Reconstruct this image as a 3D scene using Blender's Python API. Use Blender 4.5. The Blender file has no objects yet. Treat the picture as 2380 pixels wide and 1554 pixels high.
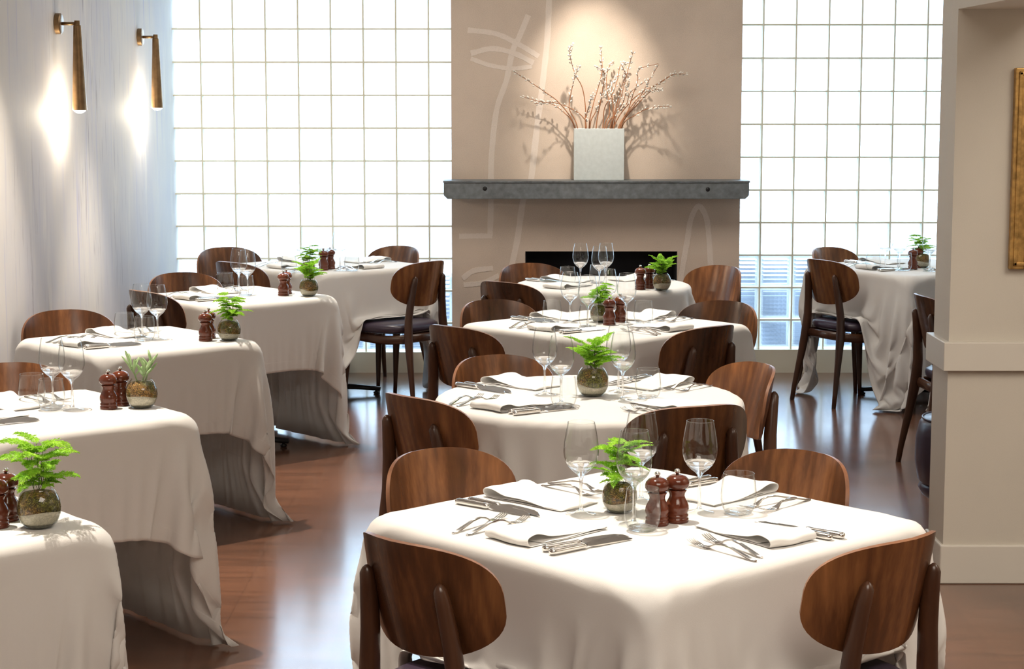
import bpy, math, random
import numpy as np
from mathutils import Vector, Matrix
from math import sin, cos, pi, radians, sqrt

random.seed(7)
SC = bpy.context.scene
COL = SC.collection
FULL = True

# ------------------------------------------------------------------ camera
F, CX, CY, CAMH = 4430.0, 1190.0, 777.0, 1.75
PITCH = math.atan(562 / 4430.0)
_c, _s = cos(PITCH), sin(PITCH)
cam_d = bpy.data.cameras.new('camera')
cam_d.sensor_width = 36.0
cam_d.lens = 36.0 * F / 2380.0
cam_d.clip_start = 0.05
cam = bpy.data.objects.new('camera', cam_d)
COL.objects.link(cam)
cam.location = (0, 0, CAMH)
cam.rotation_euler = (pi / 2 - PITCH, 0, 0)
SC.camera = cam


def at(px, py, z):
    """the point at height z seen at a place of the photograph"""
    dx, dv = (px - CX) / F, (py - CY) / F
    Y, Z = _c - dv * _s, -_s - dv * _c
    t = (z - CAMH) / Z
    return Vector((dx * t, Y * t, z))


def on_y(px, py, y):
    dx, dv = (px - CX) / F, (py - CY) / F
    Y, Z = _c - dv * _s, -_s - dv * _c
    t = y / Y
    return Vector((dx * t, y, CAMH + Z * t))


# ------------------------------------------------------------------ materials
def nodes_of(name):
    m = bpy.data.materials.new(name)
    m.use_nodes = True
    nt = m.node_tree
    nt.nodes.clear()
    out = nt.nodes.new('ShaderNodeOutputMaterial')
    return m, nt, out


def N(nt, typ, **kw):
    n = nt.nodes.new(typ)
    for k, v in kw.items():
        if k.startswith('i_'):
            key = k[2:]
            key = int(key) if key.isdigit() else key.replace('_', ' ')
            n.inputs[key].default_value = v
        else:
            setattr(n, k, v)
    return n


def ramp(nt, stops, interp='LINEAR'):
    r = nt.nodes.new('ShaderNodeValToRGB')
    r.color_ramp.interpolation = interp
    e = r.color_ramp.elements
    while len(e) < len(stops):
        e.new(0.5)
    for el, (p, c) in zip(e, stops):
        el.position = p
        el.color = (*c, 1) if len(c) == 3 else c
    return r


def principled(nt, out, col=(0.8, 0.8, 0.8), rough=0.5, metal=0.0, **kw):
    b = nt.nodes.new('ShaderNodeBsdfPrincipled')
    b.inputs['Base Color'].default_value = (*col, 1)
    b.inputs['Roughness'].default_value = rough
    b.inputs['Metallic'].default_value = metal
    for k, v in kw.items():
        b.inputs[k.replace('_', ' ')].default_value = v
    nt.links.new(b.outputs[0], out.inputs[0])
    return b


def coords(nt, scale=(1, 1, 1), rand=True, kind='Object'):
    tc = nt.nodes.new('ShaderNodeTexCoord')
    mp = nt.nodes.new('ShaderNodeMapping')
    mp.inputs['Scale'].default_value = scale
    nt.links.new(tc.outputs[kind], mp.inputs['Vector'])
    if rand:
        oi = nt.nodes.new('ShaderNodeObjectInfo')
        mul = N(nt, 'ShaderNodeVectorMath', operation='SCALE')
        mul.inputs[0].default_value = (37.0, 19.0, 11.0)
        nt.links.new(oi.outputs['Random'], mul.inputs['Scale'])
        nt.links.new(mul.outputs[0], mp.inputs['Location'])
    return mp.outputs[0]


def simple(name, col, rough=0.5, metal=0.0, noise=None, bump=None, **kw):
    """noise = (scale, amount) of tone variation, bump = (scale, strength, distance)"""
    m, nt, out = nodes_of(name)
    b = principled(nt, out, col, rough, metal, **kw)
    v = None
    if noise or bump:
        v = coords(nt)
    if noise:
        n = N(nt, 'ShaderNodeTexNoise', i_Scale=noise[0], i_Detail=4.0)
        nt.links.new(v, n.inputs['Vector'])
        a = noise[1]
        r = ramp(nt, [(0.3, tuple(c * (1 - a) for c in col)), (0.7, tuple(min(1, c * (1 + a)) for c in col))])
        nt.links.new(n.outputs['Fac'], r.inputs[0])
        nt.links.new(r.outputs[0], b.inputs['Base Color'])
    if bump:
        n = N(nt, 'ShaderNodeTexNoise', i_Scale=bump[0], i_Detail=3.0)
        nt.links.new(v, n.inputs['Vector'])
        bp = N(nt, 'ShaderNodeBump', i_Strength=bump[1], i_Distance=bump[2])
        nt.links.new(n.outputs['Fac'], bp.inputs['Height'])
        nt.links.new(bp.outputs[0], b.inputs['Normal'])
    return m


def wood(name, dark, mid, light, rough=0.3, grain=(3.2, 3.2, 0.75), scale=3.2, dist=5.0, tone=0.0):
    m, nt, out = nodes_of(name)
    b = principled(nt, out, mid, rough)
    v = coords(nt, grain)
    w = N(nt, 'ShaderNodeTexWave', wave_type='RINGS', rings_direction='Y', i_Scale=scale, i_Distortion=dist, i_Detail=3.0)
    w.inputs['Detail Scale'].default_value = 1.1
    w.inputs['Detail Roughness'].default_value = 0.6
    nt.links.new(v, w.inputs['Vector'])
    v2 = coords(nt, (150, 150, 5))
    n = N(nt, 'ShaderNodeTexNoise', i_Scale=1.0, i_Detail=3.0)
    nt.links.new(v2, n.inputs['Vector'])
    v3 = coords(nt, (9, 9, 2.4))
    n3 = N(nt, 'ShaderNodeTexNoise', i_Scale=1.0, i_Detail=2.0)
    nt.links.new(v3, n3.inputs['Vector'])
    a = N(nt, 'ShaderNodeMath', operation='MULTIPLY_ADD', i_1=0.055, i_2=0.155)
    nt.links.new(w.outputs['Fac'], a.inputs[0])
    a2 = N(nt, 'ShaderNodeMath', operation='MULTIPLY_ADD', i_1=0.12)
    nt.links.new(n.outputs['Fac'], a2.inputs[0])
    nt.links.new(a.outputs[0], a2.inputs[2])
    a3 = N(nt, 'ShaderNodeMath', operation='MULTIPLY_ADD', i_1=0.60)
    nt.links.new(n3.outputs['Fac'], a3.inputs[0])
    nt.links.new(a2.outputs[0], a3.inputs[2])
    r = ramp(nt, [(0.34, dark), (0.54, mid), (0.76, light)])
    nt.links.new(a3.outputs[0], r.inputs[0])
    if tone:
        oi = N(nt, 'ShaderNodeObjectInfo')
        mr = N(nt, 'ShaderNodeMapRange')
        mr.inputs['To Min'].default_value = 1 - tone
        mr.inputs['To Max'].default_value = 1 + tone
        nt.links.new(oi.outputs['Random'], mr.inputs['Value'])
        sc_ = N(nt, 'ShaderNodeVectorMath', operation='SCALE')
        nt.links.new(r.outputs[0], sc_.inputs[0])
        nt.links.new(mr.outputs[0], sc_.inputs['Scale'])
        nt.links.new(sc_.outputs[0], b.inputs['Base Color'])
    else:
        nt.links.new(r.outputs[0], b.inputs['Base Color'])
    bp = N(nt, 'ShaderNodeBump', i_Strength=0.12, i_Distance=0.001)
    nt.links.new(n.outputs['Fac'], bp.inputs['Height'])
    nt.links.new(bp.outputs[0], b.inputs['Normal'])
    return m


def schlick(nt, f0=0.04, normal=None):
    lw = N(nt, 'ShaderNodeLayerWeight', i_Blend=0.5)
    if normal is not None:
        nt.links.new(normal, lw.inputs['Normal'])
    p = N(nt, 'ShaderNodeMath', operation='POWER', i_1=5.0)
    nt.links.new(lw.outputs['Facing'], p.inputs[0])
    a = N(nt, 'ShaderNodeMath', operation='MULTIPLY_ADD', i_1=1 - f0, i_2=f0)
    nt.links.new(p.outputs[0], a.inputs[0])
    return a.outputs[0]


def thin_glass(name, tint=(0.97, 0.98, 0.98), edge=(0.36, 0.39, 0.40), f0=0.045):
    m, nt, out = nodes_of(name)
    lw = N(nt, 'ShaderNodeLayerWeight', i_Blend=0.5)
    mid = tuple(.45 * a + .55 * b for a, b in zip(tint, edge))
    r = ramp(nt, [(0.0, tint), (0.50, tint), (0.82, mid), (1.0, edge)])
    nt.links.new(lw.outputs['Facing'], r.inputs[0])
    t = N(nt, 'ShaderNodeBsdfTransparent')
    nt.links.new(r.outputs[0], t.inputs[0])
    g = N(nt, 'ShaderNodeBsdfGlossy', i_Roughness=0.015)
    g.inputs[0].default_value = (1, 1, 1, 1)
    mx = N(nt, 'ShaderNodeMixShader')
    nt.links.new(schlick(nt, f0), mx.inputs[0])
    nt.links.new(t.outputs[0], mx.inputs[1])
    nt.links.new(g.outputs[0], mx.inputs[2])
    nt.links.new(mx.outputs[0], out.inputs[0])
    return m


def solid_glass(name):
    m, nt, out = nodes_of(name)
    g = N(nt, 'ShaderNodeBsdfGlass', i_IOR=1.45, i_Roughness=0.0)
    t = N(nt, 'ShaderNodeBsdfTransparent')
    mx = N(nt, 'ShaderNodeMixShader', i_0=0.5)
    nt.links.new(g.outputs[0], mx.inputs[1])
    nt.links.new(t.outputs[0], mx.inputs[2])
    nt.links.new(mx.outputs[0], out.inputs[0])
    return m


def emit(name, col, strength):
    m, nt, out = nodes_of(name)
    e = N(nt, 'ShaderNodeEmission', i_Strength=strength)
    e.inputs[0].default_value = (*col, 1)
    nt.links.new(e.outputs[0], out.inputs[0])
    return m


def cloth_mat(name, col, weave=900.0, hem=True):
    m, nt, out = nodes_of(name)
    b = principled(nt, out, col, 0.8)
    b.inputs['Sheen Weight'].default_value = 0.15
    v = coords(nt, (1, 1, 1), False)
    n = N(nt, 'ShaderNodeTexNoise', i_Scale=weave, i_Detail=1.0)
    nt.links.new(v, n.inputs['Vector'])
    n2 = N(nt, 'ShaderNodeTexNoise', i_Scale=9.0, i_Detail=3.0)
    nt.links.new(v, n2.inputs['Vector'])
    ad = N(nt, 'ShaderNodeMath', operation='MULTIPLY_ADD', i_1=6.0)
    nt.links.new(n2.outputs['Fac'], ad.inputs[0])
    nt.links.new(n.outputs['Fac'], ad.inputs[2])
    h = ad.outputs[0]
    if hem:  # a stitched hem runs a few centimetres inside the edge
        uv = N(nt, 'ShaderNodeTexCoord')
        sp = N(nt, 'ShaderNodeSeparateXYZ')
        nt.links.new(uv.outputs['UV'], sp.inputs[0])
        mn = N(nt, 'ShaderNodeMath', operation='MINIMUM')
        nt.links.new(sp.outputs[0], mn.inputs[0])
        nt.links.new(sp.outputs[1], mn.inputs[1])
        st = N(nt, 'ShaderNodeMapRange')
        st.inputs['From Min'].default_value = 0.046
        st.inputs['From Max'].default_value = 0.050
        st.inputs['To Min'].default_value = 3.0
        st.inputs['To Max'].default_value = 0.0
        nt.links.new(mn.outputs[0], st.inputs['Value'])
        ad2 = N(nt, 'ShaderNodeMath', operation='ADD')
        nt.links.new(h, ad2.inputs[0])
        nt.links.new(st.outputs[0], ad2.inputs[1])
        h = ad2.outputs[0]
    bp = N(nt, 'ShaderNodeBump', i_Strength=0.25, i_Distance=0.0012)
    nt.links.new(h, bp.inputs['Height'])
    nt.links.new(bp.outputs[0], b.inputs['Normal'])
    tr = N(nt, 'ShaderNodeBsdfTranslucent')
    tr.inputs[0].default_value = (*col, 1)
    mx = N(nt, 'ShaderNodeMixShader', i_0=0.18)
    nt.links.new(b.outputs[0], mx.inputs[1])
    nt.links.new(tr.outputs[0], mx.inputs[2])
    nt.links.new(mx.outputs[0], out.inputs[0])
    return m


def wall_streaks():
    """limewashed wall with long vertical brush streaks of lavender, grey and cream"""
    m, nt, out = nodes_of('streaked_limewash')
    b = principled(nt, out, (0.6, 0.58, 0.58), 0.75)
    base = None
    specs = [((1, 1.7, 0.8), 1.0, [(0.40, (0, 0, 0)), (0.62, (1, 1, 1))], (0.60, 0.56, 0.515), (0.52, 0.50, 0.515)),
             ((1, 17.0, 0.9), 1.0, [(0.56, (0, 0, 0)), (0.70, (0.85, 0.85, 0.85))], None, (0.34, 0.34, 0.52)),
             ((1, 30.0, 2.2), 1.0, [(0.58, (0, 0, 0)), (0.66, (0.8, 0.8, 0.8))], None, (0.25, 0.22, 0.24)),
             ((1, 7.0, 1.1), 1.0, [(0.57, (0, 0, 0)), (0.74, (0.8, 0.8, 0.8))], None, (0.76, 0.72, 0.62))]
    prev = None
    for i, (sc, k, st, a, c) in enumerate(specs):
        v = coords(nt, sc, False)
        ofs = N(nt, 'ShaderNodeVectorMath', operation='ADD')
        ofs.inputs[1].default_value = (i * 13.1, i * 7.7, i * 3.3)
        nt.links.new(v, ofs.inputs[0])
        n = N(nt, 'ShaderNodeTexNoise', i_Scale=k, i_Detail=5.0, i_Roughness=0.62)
        nt.links.new(ofs.outputs[0], n.inputs['Vector'])
        r = ramp(nt, st)
        nt.links.new(n.outputs['Fac'], r.inputs[0])
        mx = N(nt, 'ShaderNodeMix', data_type='RGBA')
        fac = r.outputs[0]
        if prev is not None:
            n2 = N(nt, 'ShaderNodeTexNoise', i_Scale=1.0, i_Detail=2.0)
            v2 = coords(nt, (1, 1.7, .55), False)
            o2 = N(nt, 'ShaderNodeVectorMath', operation='ADD')
            o2.inputs[1].default_value = (i * 5.1, i * 3.7, i * 9.3)
            nt.links.new(v2, o2.inputs[0])
            nt.links.new(o2.outputs[0], n2.inputs['Vector'])
            r2 = ramp(nt, [(0.42, (0, 0, 0)), (0.66, (1, 1, 1))])
            nt.links.new(n2.outputs['Fac'], r2.inputs[0])
            mm = N(nt, 'ShaderNodeMath', operation='MULTIPLY')
            nt.links.new(r.outputs[0], mm.inputs[0])
            nt.links.new(r2.outputs[0], mm.inputs[1])
            fac = mm.outputs[0]
        nt.links.new(fac, mx.inputs[0])
        if prev is None:
            mx.inputs[6].default_value = (*a, 1)
        else:
            nt.links.new(prev, mx.inputs[6])
        mx.inputs[7].default_value = (*c, 1)
        prev = mx.outputs[2]
    nt.links.new(prev, b.inputs['Base Color'])
    return m


def plaster(name, col, spread=0.10, scale=260.0, bump=0.35):
    m, nt, out = nodes_of(name)
    b = principled(nt, out, col, 0.85)
    v = coords(nt, (1, 1, 1), False)
    n = N(nt, 'ShaderNodeTexNoise', i_Scale=scale, i_Detail=3.0)
    nt.links.new(v, n.inputs['Vector'])
    n2 = N(nt, 'ShaderNodeTexNoise', i_Scale=3.0, i_Detail=4.0)
    nt.links.new(v, n2.inputs['Vector'])
    ad = N(nt, 'ShaderNodeMath', operation='MULTIPLY_ADD', i_1=0.8)
    nt.links.new(n2.outputs['Fac'], ad.inputs[0])
    nt.links.new(n.outputs['Fac'], ad.inputs[2])
    r = ramp(nt, [(0.65, tuple(c * (1 - spread) for c in col)), (1.15, tuple(c * (1 + spread) for c in col))])
    nt.links.new(ad.outputs[0], r.inputs[0])
    nt.links.new(r.outputs[0], b.inputs['Base Color'])
    bp = N(nt, 'ShaderNodeBump', i_Strength=bump, i_Distance=0.002)
    nt.links.new(n.outputs['Fac'], bp.inputs['Height'])
    nt.links.new(bp.outputs[0], b.inputs['Normal'])
    return m


def floor_boards():
    m, nt, out = nodes_of('polished_boards')
    b = principled(nt, out, (0.12, 0.05, 0.03), 0.24, Specular_IOR_Level=.7, Coat_Weight=.25, Coat_Roughness=.12)
    tc = N(nt, 'ShaderNodeTexCoord')
    mp = N(nt, 'ShaderNodeMapping')
    mp.inputs['Rotation'].default_value = (0, 0, radians(90))
    nt.links.new(tc.outputs['Object'], mp.inputs[0])
    br = N(nt, 'ShaderNodeTexBrick', i_Scale=1.0)
    br.offset = 0.37
    br.inputs['Mortar Size'].default_value = 0.0012
    br.inputs['Brick Width'].default_value = 1.9
    br.inputs['Row Height'].default_value = 0.19
    br.inputs['Color1'].default_value = (0.165, 0.078, 0.047, 1)
    br.inputs['Color2'].default_value = (0.138, 0.064, 0.039, 1)
    br.inputs['Mortar'].default_value = (0.095, 0.045, 0.028, 1)
    nt.links.new(mp.outputs[0], br.inputs['Vector'])
    mp2 = N(nt, 'ShaderNodeMapping')
    mp2.inputs['Rotation'].default_value = (0, 0, radians(90))
    mp2.inputs['Scale'].default_value = (1.6, 16, 1)
    nt.links.new(tc.outputs['Object'], mp2.inputs[0])
    n = N(nt, 'ShaderNodeTexNoise', i_Scale=1.6, i_Detail=6.0)
    nt.links.new(mp2.outputs[0], n.inputs['Vector'])
    r = ramp(nt, [(0.3, (0.72, 0.72, 0.72)), (0.7, (1.2, 1.15, 1.1))])
    nt.links.new(n.outputs['Fac'], r.inputs[0])
    mx = N(nt, 'ShaderNodeMix', data_type='RGBA', blend_type='MULTIPLY')
    mx.inputs[0].default_value = 1.0
    nt.links.new(br.outputs['Color'], mx.inputs[6])
    nt.links.new(r.outputs[0], mx.inputs[7])
    nt.links.new(mx.outputs[2], b.inputs['Base Color'])
    n2 = N(nt, 'ShaderNodeTexNoise', i_Scale=2.2, i_Detail=3.0)
    nt.links.new(tc.outputs['Object'], n2.inputs['Vector'])
    rr = N(nt, 'ShaderNodeMapRange')
    rr.inputs['To Min'].default_value = 0.13
    rr.inputs['To Max'].default_value = 0.26
    nt.links.new(n2.outputs['Fac'], rr.inputs['Value'])
    nt.links.new(rr.outputs[0], b.inputs['Roughness'])
    return m


def block_glass(name, clear):
    """pressed glass: transmits plainly in part, in part bent by its ribs"""
    m, nt, out = nodes_of(name)
    t = N(nt, 'ShaderNodeBsdfTransparent')
    t.inputs[0].default_value = (0.93, 0.97, 0.985, 1)
    if clear:
        g = N(nt, 'ShaderNodeBsdfGlossy', i_Roughness=0.08)
        d = N(nt, 'ShaderNodeBsdfTranslucent')
        d.inputs[0].default_value = (0.93, 0.97, 1.0, 1)
        m1 = N(nt, 'ShaderNodeMixShader', i_0=0.2)
        nt.links.new(t.outputs[0], m1.inputs[1])
        nt.links.new(d.outputs[0], m1.inputs[2])
        m2 = N(nt, 'ShaderNodeMixShader')
        nt.links.new(schlick(nt), m2.inputs[0])
        nt.links.new(m1.outputs[0], m2.inputs[1])
        nt.links.new(g.outputs[0], m2.inputs[2])
        nt.links.new(m2.outputs[0], out.inputs[0])
        return m
    uv = N(nt, 'ShaderNodeTexCoord')
    sp = N(nt, 'ShaderNodeSeparateXYZ')
    nt.links.new(uv.outputs['UV'], sp.inputs[0])

    def rib(sock, k):
        a = N(nt, 'ShaderNodeMath', operation='MULTIPLY', i_1=k)
        nt.links.new(sock, a.inputs[0])
        s = N(nt, 'ShaderNodeMath', operation='SINE')
        nt.links.new(a.outputs[0], s.inputs[0])
        return s.outputs[0]
    ad = N(nt, 'ShaderNodeMath', operation='MULTIPLY_ADD', i_1=1.0)
    nt.links.new(rib(sp.outputs[1], 2 * pi * 8), ad.inputs[0])
    rx = N(nt, 'ShaderNodeMath', operation='MULTIPLY', i_1=0.35)
    nt.links.new(rib(sp.outputs[0], 2 * pi * 8), rx.inputs[0])
    nt.links.new(rx.outputs[0], ad.inputs[2])
    bp = N(nt, 'ShaderNodeBump', i_Strength=1.0, i_Distance=0.0016)
    nt.links.new(ad.outputs[0], bp.inputs['Height'])
    rf = N(nt, 'ShaderNodeBsdfRefraction', i_IOR=1.25, i_Roughness=0.06)
    rf.inputs[0].default_value = (0.93, 0.97, 0.99, 1)
    nt.links.new(bp.outputs[0], rf.inputs['Normal'])
    m1 = N(nt, 'ShaderNodeMixShader', i_0=0.45)
    nt.links.new(t.outputs[0], m1.inputs[1])
    nt.links.new(rf.outputs[0], m1.inputs[2])
    g = N(nt, 'ShaderNodeBsdfGlossy', i_Roughness=0.05)
    nt.links.new(bp.outputs[0], g.inputs['Normal'])
    m2 = N(nt, 'ShaderNodeMixShader')
    nt.links.new(schlick(nt), m2.inputs[0])
    nt.links.new(m1.outputs[0], m2.inputs[1])
    nt.links.new(g.outputs[0], m2.inputs[2])
    nt.links.new(m2.outputs[0], out.inputs[0])
    return m


def moss_mat():
    m, nt, out = nodes_of('bowl_moss')
    b = principled(nt, out, (0.1, 0.08, 0.02), 0.7)
    v = coords(nt)
    n = N(nt, 'ShaderNodeTexNoise', i_Scale=130.0, i_Detail=5.0, i_Distortion=2.5)
    nt.links.new(v, n.inputs['Vector'])
    n2 = N(nt, 'ShaderNodeTexNoise', i_Scale=26.0, i_Detail=2.0)
    nt.links.new(v, n2.inputs['Vector'])
    r = ramp(nt, [(0.36, (0.03, 0.02, 0.006)), (0.50, (0.17, 0.11, 0.028)), (0.60, (0.38, 0.26, 0.08)),
                  (0.72, (0.62, 0.50, 0.24))])
    nt.links.new(n.outputs['Fac'], r.inputs[0])
    r2 = ramp(nt, [(0.40, (0.55, 0.75, 0.30)), (0.60, (1.15, 0.85, 0.62))])
    nt.links.new(n2.outputs['Fac'], r2.inputs[0])
    mx = N(nt, 'ShaderNodeMix', data_type='RGBA', blend_type='MULTIPLY')
    mx.inputs[0].default_value = 1.0
    nt.links.new(r.outputs[0], mx.inputs[6])
    nt.links.new(r2.outputs[0], mx.inputs[7])
    nt.links.new(mx.outputs[2], b.inputs['Base Color'])
    bp = N(nt, 'ShaderNodeBump', i_Strength=1.0, i_Distance=0.004)
    nt.links.new(n.outputs['Fac'], bp.inputs['Height'])
    nt.links.new(bp.outputs[0], b.inputs['Normal'])
    return m


def leaf_mat(name, a, c, tip=None):
    m, nt, out = nodes_of(name)
    b = principled(nt, out, a, 0.5)
    v = coords(nt)
    n = N(nt, 'ShaderNodeTexNoise', i_Scale=28.0, i_Detail=3.0)
    nt.links.new(v, n.inputs['Vector'])
    r = ramp(nt, [(0.3, a), (0.68, c)])
    nt.links.new(n.outputs['Fac'], r.inputs[0])
    nt.links.new(r.outputs[0], b.inputs['Base Color'])
    tr = N(nt, 'ShaderNodeBsdfTranslucent')
    nt.links.new(r.outputs[0], tr.inputs[0])
    mx = N(nt, 'ShaderNodeMixShader', i_0=0.45)
    nt.links.new(b.outputs[0], mx.inputs[1])
    nt.links.new(tr.outputs[0], mx.inputs[2])
    nt.links.new(mx.outputs[0], out.inputs[0])
    return m


M = {}
M['chair'] = wood('stained_ply', (0.025, 0.0088, 0.0038), (0.085, 0.0310, 0.0112), (0.25, 0.100, 0.034), 0.27, tone=.45)
M['leg'] = wood('stained_beech', (0.026, 0.009, 0.005), (0.055, 0.021, 0.010), (0.095, 0.038, 0.017), 0.3)
M['edge'] = wood('ply_edge', (0.10, 0.04, 0.018), (0.19, 0.08, 0.038), (0.30, 0.14, 0.07), 0.4)
M['vinyl'] = simple('plum_vinyl', (0.040, 0.027, 0.046), 0.33, bump=(420, 0.12, 0.0006))
M['cloth'] = cloth_mat('white_linen', (0.79, 0.765, 0.735))
M['napkin'] = cloth_mat('napkin_linen', (0.87, 0.85, 0.82), 1400.0, hem=False)
M['glass'] = thin_glass('stemware_glass')
M['vaseglass'] = thin_glass('bowl_glass', (0.93, 0.95, 0.92), (0.30, 0.35, 0.31))
M['stem'] = solid_glass('stem_glass')
M['steel'] = simple('polished_steel', (0.72, 0.71, 0.69), 0.13, 1.0)
M['blade'] = simple('mirror_steel', (0.70, 0.71, 0.72), 0.07, 1.0)
M['mill'] = wood('mill_wood', (0.050, 0.011, 0.005), (0.105, 0.024, 0.011), (0.19, 0.05, 0.021), 0.13)
M['moss'] = moss_mat()
M['sand'] = simple('pale_sand', (0.52, 0.47, 0.38), 0.6, noise=(220, 0.25), bump=(300, 0.4, 0.001))
M['gravel'] = simple('dark_gravel', (0.10, 0.095, 0.07), 0.5, noise=(90, 0.5))
M['fern'] = leaf_mat('fern_green', (0.20, 0.47, 0.02), (0.48, 0.78, 0.07))
M['succ'] = leaf_mat('succulent_green', (0.38, 0.56, 0.26), (0.62, 0.76, 0.48))
M['stalk'] = simple('stalk_green', (0.10, 0.14, 0.03), 0.6)
M['iron'] = simple('black_iron', (0.016, 0.016, 0.018), 0.38, 0.3)
M['deck'] = simple('table_board', (0.20, 0.13, 0.08), 0.5)
M['wallL'] = wall_streaks()
M['chimney'] = plaster('chimney_plaster', (0.585, 0.475, 0.385), 0.11)
M['mural'] = plaster('chalk_paint', (0.70, 0.60, 0.52), 0.07)
M['paint'] = plaster('cream_wall_paint', (0.60, 0.555, 0.48), 0.03, 400, 0.08)
M['trim'] = simple('trim_paint', (0.66, 0.62, 0.55), 0.42, bump=(90, 0.05, 0.001))
M['sill'] = simple('sill_paint', (0.60, 0.56, 0.45), 0.5)
M['ceil'] = simple('ceiling_paint', (0.80, 0.78, 0.74), 0.9)
M['floor'] = floor_boards()
M['grout'] = simple('block_grout', (0.80, 0.77, 0.62), 0.9)
M['block'] = block_glass('pressed_block_glass', False)
M['rim'] = block_glass('block_rim_glass', True)
M['zinc'] = simple('zinc_mantel', (0.16, 0.175, 0.185), 0.42, 0.2, noise=(30, 0.25))
M['soot'] = simple('firebox_black', (0.006, 0.007, 0.012), 0.75)
M['ceramic'] = simple('glazed_ceramic', (0.56, 0.60, 0.59), 0.24, noise=(40, 0.05), bump=(30, 0.12, 0.002))
M['twig'] = simple('willow_bark', (0.34, 0.145, 0.065), 0.55, noise=(60, 0.25))
M['catkin'] = simple('catkin_fluff', (0.80, 0.74, 0.66), 0.95, noise=(300, 0.2))
M['bronze'] = simple('aged_bronze', (0.24, 0.15, 0.075), 0.36, 0.85, noise=(25, 0.2))
M['bulb'] = emit('lit_bulb', (1.0, 0.90, 0.72), 26.0)
M['gold'] = simple('gilt_frame', (0.50, 0.30, 0.10), 0.38, 0.8, noise=(40, 0.35))
M['canvas'] = simple('painted_canvas', (0.33, 0.29, 0.22), 0.8, noise=(12, 0.4))
M['paving'] = simple('sunlit_paving', (0.80, 0.80, 0.79), 0.9, noise=(4, 0.06))
M['kerbwall'] = simple('low_blue_grey_wall', (0.20, 0.235, 0.30), 0.8, noise=(5, 0.5))


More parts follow.
